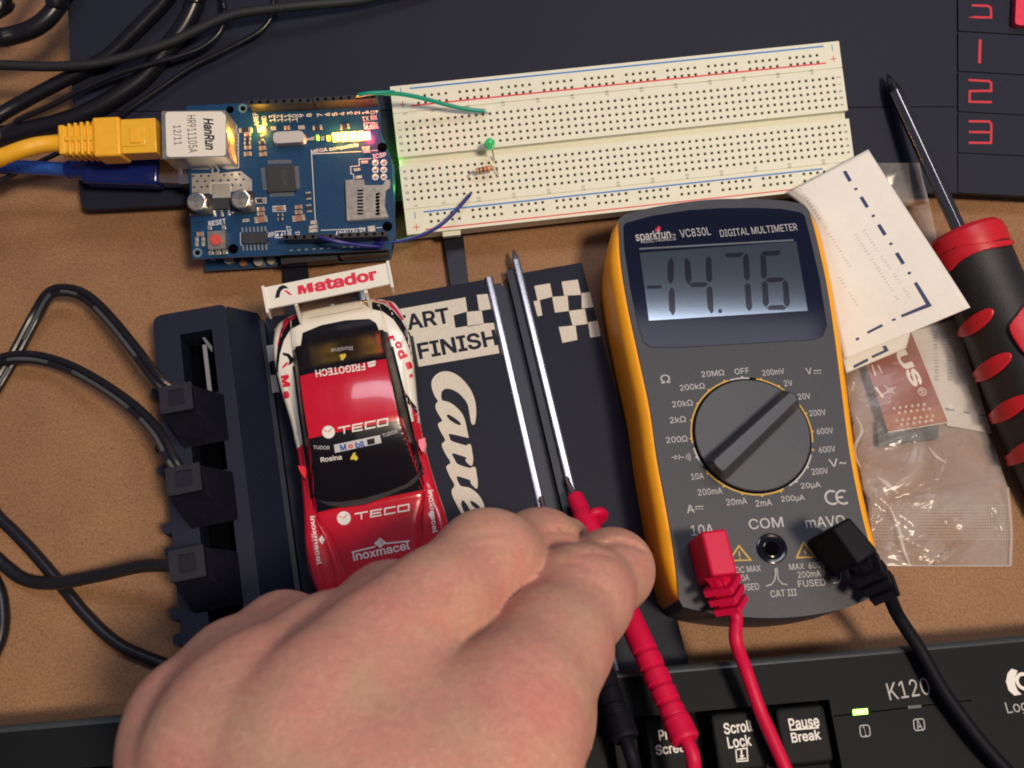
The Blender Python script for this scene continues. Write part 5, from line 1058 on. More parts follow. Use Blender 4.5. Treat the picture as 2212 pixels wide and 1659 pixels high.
# ================================================================== clear bag, what is in it, and the folded slip on top
def bag_mat():
    m = bpy.data.materials.new('clear_film'); m.use_nodes = True; nt = m.node_tree; nt.nodes.remove(nt.nodes['Principled BSDF']); out = nt.nodes['Material Output']; L = nt.links.new
    tr = nt.nodes.new('ShaderNodeBsdfTransparent'); tr.inputs[0].default_value = (.97, .96, .95, 1)
    gl = nt.nodes.new('ShaderNodeBsdfPrincipled'); gl.inputs['Base Color'].default_value = (.72, .70, .70, 1); gl.inputs['Roughness'].default_value = .16; gl.inputs['Specular IOR Level'].default_value = .9
    mx = nt.nodes.new('ShaderNodeMixShader'); fr = nt.nodes.new('ShaderNodeFresnel'); fr.inputs[0].default_value = 1.5
    tc = nt.nodes.new('ShaderNodeTexCoord'); nz = nt.nodes.new('ShaderNodeTexNoise'); nz.inputs['Scale'].default_value = 32; nz.inputs['Detail'].default_value = 3; nz.inputs['Distortion'].default_value = 1.6; L(tc.outputs['Object'], nz.inputs['Vector'])
    mr = nt.nodes.new('ShaderNodeMapRange'); mr.inputs[1].default_value = .35; mr.inputs[2].default_value = .75; mr.inputs[3].default_value = .06; mr.inputs[4].default_value = .25; L(nz.outputs['Fac'], mr.inputs[0])
    ad = nt.nodes.new('ShaderNodeMath'); ad.operation = 'ADD'; L(mr.outputs[0], ad.inputs[0]); L(fr.outputs[0], ad.inputs[1]); L(ad.outputs[0], mx.inputs[0])
    bp = nt.nodes.new('ShaderNodeBump'); bp.inputs['Strength'].default_value = .9; bp.inputs['Distance'].default_value = .002; L(nz.outputs['Fac'], bp.inputs['Height']); L(bp.outputs[0], gl.inputs['Normal']); L(bp.outputs[0], fr.inputs['Normal'])
    L(tr.outputs[0], mx.inputs[1]); L(gl.outputs[0], mx.inputs[2]); L(mx.outputs[0], out.inputs[0]); return m
M_film = bag_mat()
rows = [(352, 1890, 1986, 17), (395, 1880, 1996, 11), (440, 1870, 2008, 6), (520, 1850, 2025, 5), (620, 1836, 2045, 5), (700, 1826, 2072, 6), (800, 1826, 2098, 7), (880, 1836, 2122, 7), (940, 1846, 2140, 6), (1000, 1856, 2160, 6), (1053, 1866, 2177, 5), (1100, 1876, 2182, 3.0), (1150, 1884, 2185, 2.0), (1190, 1890, 2184, 1.6), (1222, 1896, 2183, 1.0)]
BG = WF.at(P(2000, 900, 0)); bag = thing('plastic_bag', BG, 'clear crinkled plastic bag with an embossed band near its open end, right of the multimeter', 'bag')
nx_, ny_ = 56, 110
vs = []; ry = [r_[0] for r_ in rows]
rs = np.random.RandomState(5); cre = [(rs.uniform(1850, 2180), rs.uniform(380, 1200), rs.uniform(0, math.pi), rs.uniform(3.5, 9), rs.uniform(40, 150), rs.uniform(-3.0, 4.2)) for _ in range(40)]
def film_z(px, py, s_, base):
    z = base * (.35 + .65 * math.sin(math.pi * min(1, max(0, s_))) ** .6)
    for cx_, cy_, an, wd, ln_, am in cre:
        dx_, dy_ = px - cx_, py - cy_; al = dx_ * math.cos(an) + dy_ * math.sin(an); ac = -dx_ * math.sin(an) + dy_ * math.cos(an)
        z += am * .55 * math.exp(-(ac / wd) ** 2 - (al / ln_) ** 2)
    return max(.7, z)
def film(flat):
    o = B(); v = []
    for j in range(ny_ + 1):
        py = 352 + (1222 - 352) * j / ny_
        xl, xr, zb = (np.interp(py, ry, [r_[i] for r_ in rows]) for i in (1, 2, 3))
        for i in range(nx_ + 1):
            s_ = i / nx_; px = xl + (xr - xl) * s_; zz = film_z(px, py, s_, zb) if not flat else .5
            ramp_z = RF.w(RF.loc(px, py, ZMAT))[2] + .4 if py < 446 else 0
            if 1095 < py < 1180 and not flat: zz += .12 * math.sin(px * 1.05) * math.sin(py * 1.05)
            v.append(BG.l(P(px, py, (zz if py > 446 else max(ramp_z + zz * .25, .5)))))
    K = nx_ + 1; f = [(j * K + i, (j + 1) * K + i, (j + 1) * K + i + 1, j * K + i + 1) for j in range(ny_) for i in range(nx_)]
    o.add(v, f, M_film); return o
film(0).obj('top_film', bag, ang=180); film(1).obj('bottom_film', bag, ang=180)
M_emb = mat('film_emboss', (.85, .80, .74), .3, alpha=.24)
o = B()   # embossed dots of the band
for i in range(52):
    for j in range(12):
        py = 1092 + j * 6.6; px = 1884 + i * 5.75
        if px > 2180: continue
        s_ = (px - 1880) / 300; zb = np.interp(py, ry, [r_[3] for r_ in rows]); c = BG.l(P(px, py, film_z(px, py, s_, zb) + .16)); o.lathe(c, c + np.array([0, 0, 1]), [(0, .34), (.2, .16)], M_emb, 5)
o.obj('embossed_band', bag)
M_light_line = mat('film_light_line', (.9, .86, .8), .25, alpha=.2); o = B()  # whitish tubes paint the bright lines of lit film edges and creases
o.tube([BG.l(P(px, py, z)) for px, py, z in ((2177, 1053, 3), (2182, 1100, 2.4), (2185, 1150, 1.8), (2184, 1190, 1.5), (2183, 1222, 1.2))], .5, M_light_line, seg=6); o.tube([BG.l(P(px, py, z)) for px, py, z in ((2183, 1222, 1.2), (2080, 1222, 1.4), (1990, 1222, 1.2), (1896, 1221, 1.))], .35, M_light_line, seg=6)
o.tube([BG.l(P(px, py, z)) for px, py, z in ((1922, 1095, 4.5), (1934, 1120, 4), (1944, 1150, 3.4), (1952, 1185, 2.8), (1966, 1220, 1.6))], [.2, .5, .7, .6, .2], M_light_line, seg=8, flat=.4); o.tube([BG.l(P(px, py, z)) for px, py, z in ((1850, 900, 5), (1862, 930, 6), (1846, 970, 6), (1858, 1010, 5))], [.2, .5, .6, .2], M_light_line, seg=8, flat=.4)
o.tube([BG.l(P(px, py, z)) for px, py, z in ((1896, 1030, 5), (1916, 1045, 6), (1940, 1066, 5))], [.2, .9, .2], M_light_line, seg=8, flat=.4); o.tube([BG.l(P(px, py, z)) for px, py, z in ((2006, 965, 6), (2022, 985, 6.5), (2044, 1000, 6))], [.2, .6, .2], M_light_line, seg=8, flat=.4)
o.obj('film_crease_light', bag)
# white card and red ribbon board inside
M_card = mat('card_white', (.62, .58, .53), .6, mottle=.05)
o = B(); o.prism([P(*q('H', *a), 1.6) for a in ((545, 110), (830, 30), (1035, 700), (775, 655), (700, 470))], .9, 1.3, M_card)
for a in ([(760, 552), (815, 560), (814, 575), (762, 566)], [(870, 570), (905, 576), (904, 590), (868, 584)], [(960, 588), (1015, 596), (1014, 606), (960, 600)]): o.flatpoly([P(*q('H', *b_), 1.35) for b_ in a], mat('card_grey_ink', (.2, .2, .2), .6), 1.34)
rs = np.random.RandomState(3)
for ln_ in range(2):
    for i in range(16):
        t_ = i / 16; x, y = 690 + ln_ * 75 + t_ * 10, 100 + t_ * 300; w_ = rs.uniform(12, 26)
        o.flatpoly([P(*q('H', *b_), 1.35) for b_ in ((x, y), (x + 24, y), (x + 24, y + w_ * .55), (x, y + w_ * .55))], mat('card_faint_ink', (.36, .35, .34), .6), 1.34)
o.obj('card_slip', label='white card slip inside the clear bag, right of the red ribbon board', cat='card')
RB = WF.at(P(*q('H', 560, 450), 0)); rb_ = thing('ribbon_board', RB, 'short red flexible connector board with white lettering and rows of solder points, inside the bag', 'circuit board')
zr_ = 4.2
def rl(l, z=zr_): return [RB.loc(*q('H', *a), z) for a in l]
M_rpcb = mat('red_board', S(142, 64, 36), .35, mottle=.12, mscale=600); M_rcop = mat('orange_board', S(160, 88, 40), .35, mottle=.15)
o = B(); o.prism(rl([(170, -60), (480, -90), (775, 632), (424, 690)]), zr_ - .8, zr_, M_rpcb); o.flatpoly(rl([(392, 600), (690, 545), (735, 540), (772, 630), (424, 686)], zr_ + .02), M_rcop); o.flatpoly(rl([(232, 100), (262, 92), (385, 610), (415, 680), (424, 688)], zr_ + .02), M_rcop)
o.prism(rl([(424, 692), (776, 633), (776, 640), (424, 699)]), zr_ - .8, zr_ - .1, mat('board_edge', (.6, .5, .36), .5)); o.obj('board', rb_)
o = B()
for j, (x0, y0, n_) in enumerate(((458, 556, 6), (488, 582, 6), (472, 628, 7), (502, 652, 6))):
    for i in range(n_):
        c = rl([(x0 + i * 35.5, y0 - i * 4.6)])[0]; o.lathe(c, c + np.array([0, 0, 1]), [(0, .6), (.4, .45), (.65, 0)], mat('solder_dot', (.72, .64, .54), .3), 10)
o.obj('solder_point', rb_)
o = B(); o.text(RB, 'H', 'ASUS', 492, 215, 460, zr_ + .04, M_white, h=4.6, rot=-70, bold=.04); o.text(RB, 'H', 'R', 626, 458, 28, zr_ + .04, M_white, h=1.6, rot=-70); o.ring(rl([(626, 458)])[0], 1.3, 1.55, zr_ + .04, M_white)
o.stroke(rl([(352, 432), (396, 492)]), .9, zr_ + .04, M_white); o.stroke(rl([(400, 420), (462, 470)]), .25, zr_ + .04, M_white); o.stroke(rl([(392, 475), (470, 430)]), .25, zr_ + .045, M_white); o.stroke(rl([(418, 440), (446, 436), (456, 460), (424, 464)]), .22, zr_ + .05, M_white, True)
o.stroke(rl([(330, 300), (352, 365)]), .5, zr_ + .04, M_white); o.stroke(rl([(365, 300), (390, 350)]), .4, zr_ + .04, M_white)
o.obj('lettering', rb_)
o = B(); o.prism([P(*q('H', *a), 1.5) for a in ((352, 640), (716, 650), (708, 738), (360, 782))], .4, 2.8, mat('grey_foam', (.075, .085, .085), .85, mottle=.2, bump=.5)); o.obj('connector_block', rb_, bevel=.3) if 0 else o.obj('foam_block', bevel=.3, label='dark grey foam block under the end of the red ribbon board', cat='foam')
# ---- folded slip of paper
M_paper = mat('paper', (.80, .775, .72), .75, mottle=.03, mscale=250, bump=.25, bscale=700); M_pink = mat('paper_blue_ink', S(40, 52, 98), .6); M_pfaint = mat('paper_show_through', (.61, .59, .555), .75)
PF = WF.at(P(1930, 560, 0)); pt = thing('paper_slip', PF, 'folded white paper slip with a dark blue dash-dot border, lying against the multimeter', 'paper')
lf_ = [(1697, 418, 23), (1735, 447, 24.5), (1764, 500, 23), (1786, 600, 22), (1806, 700, 17), (1826, 800, 13)]
rt_ = [(1875.6, 322.4, 26.5), (1930, 408, 25.5), (1990, 500, 26.5), (2045, 584, 28.5), (2072, 626, 29.5), (2096, 664, 29.5)]
def sheet(lf_, rt_, dz, nx_=26, ny_=36, curl=0):
    Lc, Rc = crom(lf_, 8), crom(rt_, 8); v = []
    for j in range(ny_ + 1):
        t_ = j / ny_; a = np.array([np.interp(t_, np.linspace(0, 1, len(Lc)), Lc[:, k_]) for k_ in range(3)]); c = np.array([np.interp(t_, np.linspace(0, 1, len(Rc)), Rc[:, k_]) for k_ in range(3)])
        for i in range(nx_ + 1):
            s_ = i / nx_; p_ = a + (c - a) * s_; z = p_[2] + dz + .5 * math.sin(s_ * 7 + t_ * 3) * .5 + curl * (-3.0 * max(0, .12 - s_) / .12) * (1 - t_)
            v.append(PF.l(P(p_[0], p_[1], z)))
    K = nx_ + 1; o = B(); o.add(v, [(j * K + i, (j + 1) * K + i, (j + 1) * K + i + 1, j * K + i + 1) for j in range(ny_) for i in range(nx_)], M_paper); return o
bt2 = [(1826, 800, 13), (1966, 719, 20), (2096, 668, 29.5)]
# bottom edge follows the fold: rows end on the traced line
top_s = sheet(lf_[:-1] + [(1824, 778, 14)], rt_, 0, curl=1)
po = top_s.obj('upper_fold', pt, ang=60); md = po.modifiers.new('thick', 'SOLIDIFY'); md.thickness = .22 * MM
low = sheet([(1768, 560, 18), (1800, 690, 14), (1828, 806, 9.5)], [(1990, 560, 20), (1972, 690, 17), (1958, 752, 12.5)], -1.4, 16, 20); o2 = low.obj('lower_fold', pt, ang=60); md = o2.modifiers.new('thick', 'SOLIDIFY'); md.thickness = .22 * MM
pb, lb_ = top_s.bvh(PF), low.bvh(PF); ik = B(); fi = B()
for px in ([(430, 134), (444, 132), (446, 146), (432, 148)], [(462, 190), (482, 184), (517, 246), (498, 255)], [(532, 294), (550, 290), (553, 304), (535, 308)], [(566, 352), (584, 344), (624, 408), (606, 418)], [(640, 462), (658, 456), (662, 470), (644, 476)], [(675, 524), (694, 516), (735, 580), (716, 590)], [(750, 636), (768, 630), (772, 644), (754, 650)], [(786, 700), (806, 692), (848, 760), (830, 770)], [(866, 816), (884, 812), (886, 826), (868, 832)],
           [(904, 884), (922, 876), (1016, 1026), (990, 1030)], [(985, 1012), (1016, 1026), (832, 1096), (824, 1082)], [(768, 1108), (788, 1102), (792, 1114), (772, 1120)], [(612, 1186), (704, 1138), (712, 1152), (620, 1198)], [(542, 1226), (560, 1220), (564, 1234), (546, 1242)]): mark(ik, PF, pb, 'F', px, M_pink, .2)
for px in ([(708, 1276), (728, 1270), (746, 1304), (728, 1310)], [(642, 1336), (726, 1296), (734, 1310), (648, 1350)], [(526, 1396), (614, 1352), (620, 1368), (532, 1412)]): mark(ik, PF, lb_, 'F', px, M_pink, .3)
ik.obj('printed_border', po)
rs = np.random.RandomState(8)
for (x0, y0, x1, y1, n_) in ((595, 560, 890, 990, 24), (540, 585, 815, 1000, 24), (355, 540, 515, 800, 14), (430, 830, 570, 1060, 12), (200, 300, 330, 500, 11)):
    for i in range(n_):
        if rs.rand() < .18: continue
        t_ = i / n_; x, y = x0 + (x1 - x0) * t_, y0 + (y1 - y0) * t_; w_, h_ = rs.uniform(4, 9), rs.uniform(5, 11); mark(fi, PF, pb, 'F', [(x - w_, y - h_ * .3), (x + w_, y - h_), (x + w_ + 3, y - h_ + 6), (x - w_ + 3, y + 4)], M_pfaint, .18)
fi.obj('show_through_print', po)

# ================================================================== the toy car
a, c = P(729.4, 700, 26), P(801, 1086, 24); dy_ = a - c; dy_[2] = 0; dy_ /= np.linalg.norm(dy_)
CF = Fr((0, 0, ZT), np.cross(dy_, (0, 0, 1))); c = CF.loc(800, 1086, 18.4); CF = CF.at((c[0], c[1] - 31.0, 0))      # origin at the nose, y towards the tail
M_cred = mat('car_red', S(196, 18, 44), .22, coat=.6, mottle=.03); M_cwhite = mat('car_white', (.80, .77, .68), .25, coat=.5); M_cblack = mat('car_black', (.006, .006, .010), .35, spec=.3); M_cglass = mat('car_glass', (.004, .004, .008), .27, spec=.35); M_cyel = mat('car_yellow_ink', S(225, 205, 70), .5); M_cpink = mat('car_crimson', S(196, 24, 70), .3, coat=.4)
car = thing('toy_car', CF, 'red and white toy rally car with a tall rear wing on the race track', 'toy car')
st_ = np.array([  # t, half width, shoulder z, deck z, glasshouse half width, roof half width, roof z
    (0, 12.5, 8, 8.2, 9, 7, 8.6), (1.5, 16.5, 10.5, 11, 12, 9, 11.4), (4, 19.4, 13, 13, 13.5, 10, 13.4), (9, 21.3, 15.8, 14.8, 14.2, 11, 15.2), (16, 22.2, 17.2, 15.9, 14.6, 12, 16.4), (23, 22.2, 17.6, 16.8, 15.6, 13.5, 17.2), (28.5, 21.6, 17.4, 17.3, 17.0, 16.0, 17.8), (31.5, 21.3, 17.3, 17.6, 17.3, 16.6, 18.6),
    (38, 20.7, 17, 18.0, 17.3, 15.6, 23.0), (46, 20.3, 16.9, 18.5, 17.0, 14.4, 28.2), (51.5, 20.2, 16.9, 18.8, 16.9, 13.9, 30.6), (56, 20.3, 17.1, 19, 16.8, 13.8, 31.4), (64, 20.8, 17.6, 19.3, 16.6, 13.7, 31.8), (71, 21.6, 18.6, 19.7, 16.3, 13.5, 31.2), (75, 22.0, 19.2, 20, 16.1, 13.6, 29.6),
    (81, 22.4, 19.9, 20.4, 15.9, 14.0, 25.6), (86.5, 22.4, 20.1, 20.6, 15.6, 14.4, 22.8), (91, 22.0, 19.6, 20.6, 15.3, 14.5, 22.3), (96, 20.8, 18.6, 20, 15, 14.3, 21.8), (99, 19.2, 16.5, 18.4, 14.4, 13.4, 20), (101, 17, 12, 14, 12.5, 11.5, 15)])
tt = np.linspace(0, 1, 100); sp = np.linspace(0, 1, len(st_)); dense = np.array([[np.interp(t_, sp, crom(st_, 5)[:, k_][::5] if 0 else st_[:, k_]) for k_ in range(7)] for t_ in np.linspace(0, 1, 161)])
cr_ = crom(st_, 8); dense = cr_
verts = []; Kx = None
for (t_, Wd, zs_, zd, gw, rw, zr) in dense:
    half = [(Wd * .93, 2.5), (Wd * .99, 5.5), (Wd, zs_ * .62), (Wd - .25, zs_ - 2.0), (Wd - 1.3, zs_ - .3), (Wd - 3.0, zs_ + .15), ((Wd + gw) / 2 - .3, (zs_ + zd) / 2), (gw + .6, zd), (gw, zd + .35), (gw * .55 + rw * .45, zd + (zr - zd) * .52), (rw + .35, zr - .9), (rw - 1.0, zr - .22), (rw * .6, zr + .12), (0, zr + .42)]
    h_ = crom([(x, z) for x, z in half], 3); row = [(-x, z) for x, z in h_] + [(x, z) for x, z in h_[::-1][1:]]; Kx = len(row)
    verts += [(x, t_, z) for x, z in row]
cb = B(); f_ = []; fm = []
nR = len(dense); i_g = 8 * 3; i_r = 10 * 3 + 1
for j in range(nR - 1):
    t_ = (dense[j][0] + dense[j + 1][0]) / 2
    for i in range(Kx - 1):
        ii = i if i < Kx // 2 else Kx - 2 - i
        roof = ii >= i_r; glass = i_g <= ii < i_r
        if roof: m = M_cglass if (31.8 < t_ < 51.2 or 72 < t_ < 86.0) else (M_cwhite if t_ > 86 else M_cred)
        elif glass and 30 < t_ < 52.5 and ii >= i_r - 3: m = M_cred
        elif glass: m = M_cblack if 33 < t_ < 85 else (M_cwhite if t_ >= 85 else M_cred)
        elif ii >= 7 * 3 and 36 < t_ < 80: m = M_cblack
        else: m = M_cwhite if t_ > 54 else M_cred
        cb.add([], [], m); fm.append(cb.mi(m)); f_.append((j * Kx + i, j * Kx + i + 1, (j + 1) * Kx + i + 1, (j + 1) * Kx + i))
cb.v = [tuple(map(float, p_)) for p_ in verts]; cb.f = [t[::-1] for t in f_] + [tuple(range(Kx)), tuple((nR - 1) * Kx + i for i in range(Kx))[::-1]]; cb.m = fm + [cb.mi(M_cred), cb.mi(M_cred)]
cb.f = [tuple(int(a) for a in t) for t in cb.f]
cob = cb.obj('body', car, ang=40); cbv = cb.bvh(CF)
lv = B()
def mk(k, px, m, lift=.05, smooth=0): mark(lv, CF, cbv, k, px, m, lift, 4.0, smooth)
# windscreen, rear window, red roof panel
mk('g', [(310, 408), (640, 345), (990, 262), (1030, 270), (1080, 360), (1160, 520), (1196, 620), (1180, 690), (1100, 765), (900, 850), (720, 915), (540, 940), (430, 925), (340, 880), (290, 830), (286, 640), (298, 440)], M_cglass, .06)
mk('f', [(470, 690), (640, 620), (860, 575), (1080, 562), (1140, 600), (1180, 700), (1220, 780), (1215, 880), (1060, 935), (830, 985), (600, 1028), (455, 1035), (445, 930), (455, 800)], M_cglass, .06)
mk('g', [(330, 872), (400, 890), (520, 893), (700, 868), (900, 810), (1060, 745), (1140, 680), (1180, 610), (1194, 640), (1176, 692), (1098, 763), (900, 846), (720, 910), (540, 935), (430, 920), (345, 882)], mat('car_cowl', (.022, .022, .027), .5), .09)
# black pin stripes and crimson tail corners, red side flashes
mk('f', [(1100, 405), (1200, 425), (1290, 480), (1370, 570), (1430, 680), (1475, 800), (1500, 920), (1515, 1040), (1490, 1040), (1470, 930), (1430, 800), (1380, 690), (1300, 570), (1200, 495), (1105, 475)], M_cblack, .06)
mk('f', [(1085, 340), (1180, 345), (1260, 390), (1330, 470), (1395, 570), (1380, 580), (1300, 480), (1210, 418), (1100, 398)], M_cpink, .06)
mk('f', [(320, 560), (410, 480), (455, 500), (455, 610), (360, 660), (300, 760), (265, 880), (250, 1000), (252, 1150), (235, 1100), (230, 950), (245, 800), (275, 680)], M_cblack, .06)
mk('f', [(310, 560), (400, 480), (440, 470), (450, 520), (350, 590), (290, 680), (250, 800), (240, 800), (275, 650)], M_cpink, .07)
mk('v', [(235, 930), (262, 980), (320, 1060), (372, 1130), (404, 1220), (380, 1180), (310, 1110), (262, 1050)], M_cblack, .06)
mk('v', [(290, 1040), (320, 1120), (390, 1190), (430, 1350), (350, 1370), (320, 1200)], M_cred, .055)
mk('g', [(148, 330), (190, 270), (178, 380), (160, 440)], M_cwhite, .07)
lo_ = lv.obj('livery', cob)
lv = B()
def ct_(k, s_, x, y, w_, h_, r, m, bo=.01, sh_=0., flip=False): marktext(lv, CF, cbv, k, s_, x, y, w_, m, h_, r, bo, sh_, .12, flip)
ct_('f', 'FRIGOTECH', 815, 1030, 455, 66, 188.5, M_white, .02); mk('f', [(1062, 960), (1132, 942), (1140, 960), (1066, 980)], M_white, .1); mk('f', [(1062, 985), (1138, 966), (1132, 990), (1075, 1005)], M_white, .1)
ct_('f', 'Rosina', 830, 842, 195, 40, 188, M_greyink, .01); mk('f', [(815, 890), (862, 880), (868, 905), (838, 942), (818, 938), (820, 915), (805, 908)], M_cyel, .12)
def wide(k, s_, cells, m, lw=15, top=None):
    for pl in cells:
        for i in range(len(pl) - 1):
            (x0, y0), (x1, y1) = pl[i], pl[i + 1]; L_ = math.hypot(x1 - x0, y1 - y0); nx_, ny_ = -(y1 - y0) / L_ * lw / 2, (x1 - x0) / L_ * lw / 2; ex_x, ex_y = (x1 - x0) / L_ * lw / 2, (y1 - y0) / L_ * lw / 2
            mark(lv, CF, cbv, k, [(x0 - ex_x + nx_, y0 - ex_y + ny_), (x1 + ex_x + nx_, y1 + ex_y + ny_), (x1 + ex_x - nx_, y1 + ex_y - ny_), (x0 - ex_x - nx_, y0 - ex_y - ny_)], m, .10 + .006 * i, 4)
def teco(k, x0, y0, x1, y1, h_):
    def g_(u_, v_): return (x0 + (x1 - x0) * u_ - (y1 - y0) / math.hypot(x1 - x0, y1 - y0) * -0 + 0 * v_, y0 + (y1 - y0) * u_ + v_ * h_)
    for pl in ([(0, 0), (.22, 0)], [(.11, 0), (.115, 1)], [(.48, 0), (.29, 0), (.29, 1), (.48, 1)], [(.29, .5), (.46, .5)], [(.74, 0), (.55, 0), (.55, 1), (.74, 1)], [(.80, 0), (1, 0), (1, 1), (.80, 1), (.80, 0)]): wide(k, '', [[g_(*a) for a in pl]], M_white, h_ * .24)
teco('f', 800, 1556, 1245, 1470, 56); teco('g', 645, 990, 1080, 912, 48)
for k, x, y, r in (('f', 707, 1594, 58), ('g', 552, 1025, 56)):
    mark(lv, CF, cbv, k, [(x + r * math.cos(a_), y + r * math.sin(a_)) for a_ in np.linspace(0, 2 * math.pi, 20, endpoint=False)], M_white, .10, 4); wide(k, '', [[(x - r * .75, y - r * .3), (x - r * .05, y), (x + r * .5, y - r * .55)]], M_cred, 7)
mk('g', [(470, 428), (845, 348), (857, 412), (480, 494)], mat('car_sticker_grey', (.52, .54, .56), .4), .10); mk('g', [(738, 385), (798, 372), (805, 418), (745, 430)], M_cblack, .14)
ct_('g', 'M', 546, 449, 50, 50, 11, mat('car_blue_ink', S(30, 70, 160), .4), .03); ct_('g', 'o', 606, 440, 40, 34, 11, mat('car_red_ink', S(215, 40, 60), .4), .04); ct_('g', 'bil', 682, 424, 76, 52, 11, MATS['car_blue_ink'], .03); ct_('g', '1', 772, 401, 16, 34, 11, M_white, .02)
for s_, x, y, w_, h_, r, m in (('TUDOR', 370, 450, 134, 30, -2, M_greyink), ('TUDOR', 926, 335, 130, 30, 18, M_greyink), ('Rosina', 448, 538, 172, 40, 8, M_white), ('4', 634, 524, 60, 62, 8, M_cyel), ('inoxmacel', 855, 1292, 470, 70, 12, M_white)): ct_('g', s_, x, y, w_, h_, r, m, .015 if s_ != '4' else .04)
wide('g', '', [[(622, 1302), (800, 1258)], [(880, 1232), (1080, 1212)]], M_white, 12)
mk('g', [(845, 1184), (895, 1222), (848, 1268), (797, 1232)], M_white, .10); wide('g', '', [[(820, 1232), (848, 1205), (872, 1225)], [(834, 1240), (850, 1226), (862, 1240)]], M_cred, 6)
ct_('g', 'inoxmacel', 325, 1205, 400, 42, -82, M_white, .02); ct_('g', 'inoxmacel', 1275, 970, 350, 42, 97 - 180, M_white, .02)
mk('g', [(372, 1160), (398, 1200), (376, 1240), (345, 1200)], M_white, .10); mk('g', [(1262, 958), (1290, 995), (1268, 1035), (1236, 998)], M_white, .10)
wide('g', '', [[(1080, 975), (1120, 962), (1095, 1065), (1080, 985)]], mat('car_dark_red', S(120, 12, 24), .4), 7)
M_rink = mat('car_logo_red', S(212, 30, 62), .4)
ct_('f', 'M', 318, 1128, 108, 72, -88 + 8, M_rink, .05); ct_('f', 'a', 325, 1252, 70, 52, -80, M_rink, .05)
mk('f', [(288, 870), (345, 878), (390, 925), (385, 960), (340, 990), (350, 940), (330, 905), (295, 895)], M_cblack, .1); mk('f', [(330, 950), (340, 975), (292, 1014), (284, 1002)], M_rink, .1)
for s_, x, y, w_, h_, r in (('r', 1280, 742, 52, 58, -72), ('o', 1345, 800, 66, 62, -70), ('d', 1378, 882, 84, 78, -68), ('a', 1440, 985, 70, 56, -68), ('t', 1458, 1082, 40, 34, -68)): ct_('f', s_, x, y, w_, h_, r, M_rink, .05)
ct_('f', 'GROUP', 1392, 745, 178, 30, 112 - 42, M_greyink, .0); 
lv.obj('lettering', cob)
# wing with end plates and struts
zw = 37.0 - ZT
def cl(k, l, z): return [CF.loc(*q(k, *a), z) for a in l]
w_ = B(); wp_ = cl('f', [(112, 277), (1248, 50), (1284, 238), (148, 470)], zw + 1); w_.prism(wp_, zw, zw + 1.0, M_cwhite); wo_ = w_.obj('rear_wing', car, bevel=.35)
for a, c in ((0, 3), (1, 2)):
    w_ = B()
    A_, C_ = np.array(wp_[a][:2]), np.array(wp_[c][:2]); d_ = (C_ - A_) / np.linalg.norm(C_ - A_); s_ = np.array([-d_[1], d_[0]]) * .45
    w_.prism([A_ - d_ * .4 - s_, C_ + d_ * 1.6 - s_, C_ + d_ * 1.6 + s_, A_ - d_ * .4 + s_], zw - 3.5, zw + 1.6, M_cwhite); w_.obj('end_plate', wo_, bevel=.25)
for tp_, bt in (((405, 400), (462, 610)), ((1040, 285), (1092, 462))):
    a = CF.loc(*q('f', *tp_), zw); c = CF.loc(*q('f', *bt), 20.2); w_ = B(); d_ = np.array([0, 1, 0]); w_.add([a + (x, y, 0) for x, y in ((-.55, -1.5), (.55, -1.5), (.55, 1.8), (-.55, 1.8))] + [c + (x, y, 0) for x, y in ((-.5, -1), (.5, -1), (.5, 2.4), (-.5, 2.4))], [(0, 1, 2, 3), (7, 6, 5, 4), (0, 4, 5, 1), (1, 5, 6, 2), (2, 6, 7, 3), (3, 7, 4, 0)], M_cwhite); w_.obj('strut', wo_, bevel=.2)
zz = zw + 1.03
rotw = math.degrees(math.atan2(wp_[1][1] - wp_[0][1], wp_[1][0] - wp_[0][0])); wl = B(); wl.text(CF, 'f', 'atador', 861, 209, 582, zz, M_rink, h=4.3, rot=rotw, bold=.04); wl.flatpoly(cl('f', [(422, 262), (470, 250), (500, 290), (510, 240), (558, 228), (575, 314), (524, 325), (515, 285), (500, 332), (482, 335), (462, 296), (466, 336), (430, 342)], zz), M_rink)
wl.flatpoly(cl('f', [(218, 378), (232, 310), (255, 270), (290, 252), (320, 262), (345, 285), (300, 285), (272, 310), (262, 345), (262, 362)], zz), M_cblack); wl.flatpoly(cl('f', [(296, 305), (322, 300), (352, 320), (378, 346), (345, 342), (318, 316)], zz), M_rink)
wl.obj('lettering', wo_)
w_ = B(); d0 = cl('f', [(530, 556), (1020, 462)], 22.5); 
def line_on(k, l, wd, m): wide(k, '', [l], m, wd)
lv = B(); line_on('f', [(530, 556), (780, 512), (1020, 462)], 5, mat('car_panel_gap', (.30, .29, .26), .6)); line_on('f', [(470, 470), (466, 625)], 5, MATS['car_panel_gap']); line_on('f', [(1070, 390), (1096, 500)], 5, MATS['car_panel_gap'])
line_on('g', [(325, 895), (335, 1010), (390, 1260)], 5, MATS['car_dark_red']); line_on('g', [(1160, 760), (1195, 830), (1190, 1130)], 5, MATS['car_dark_red']); lv.obj('panel_gap', cob)
for px, z in (([(1145, 375), (1215, 350), (1222, 420), (1205, 500), (1185, 495), (1155, 440)], 19), ([(165, 582), (240, 590), (252, 640), (245, 715), (222, 700), (185, 640)], 19)):
    o = B(); p_ = cl('g', px, z + 2); o.prism(p_, z - .6, z + 1.8, mat('mirror_red', S(226, 30, 46), .25, coat=.5), sx=.78); o.obj('door_mirror', car, bevel=.6, seg=3)
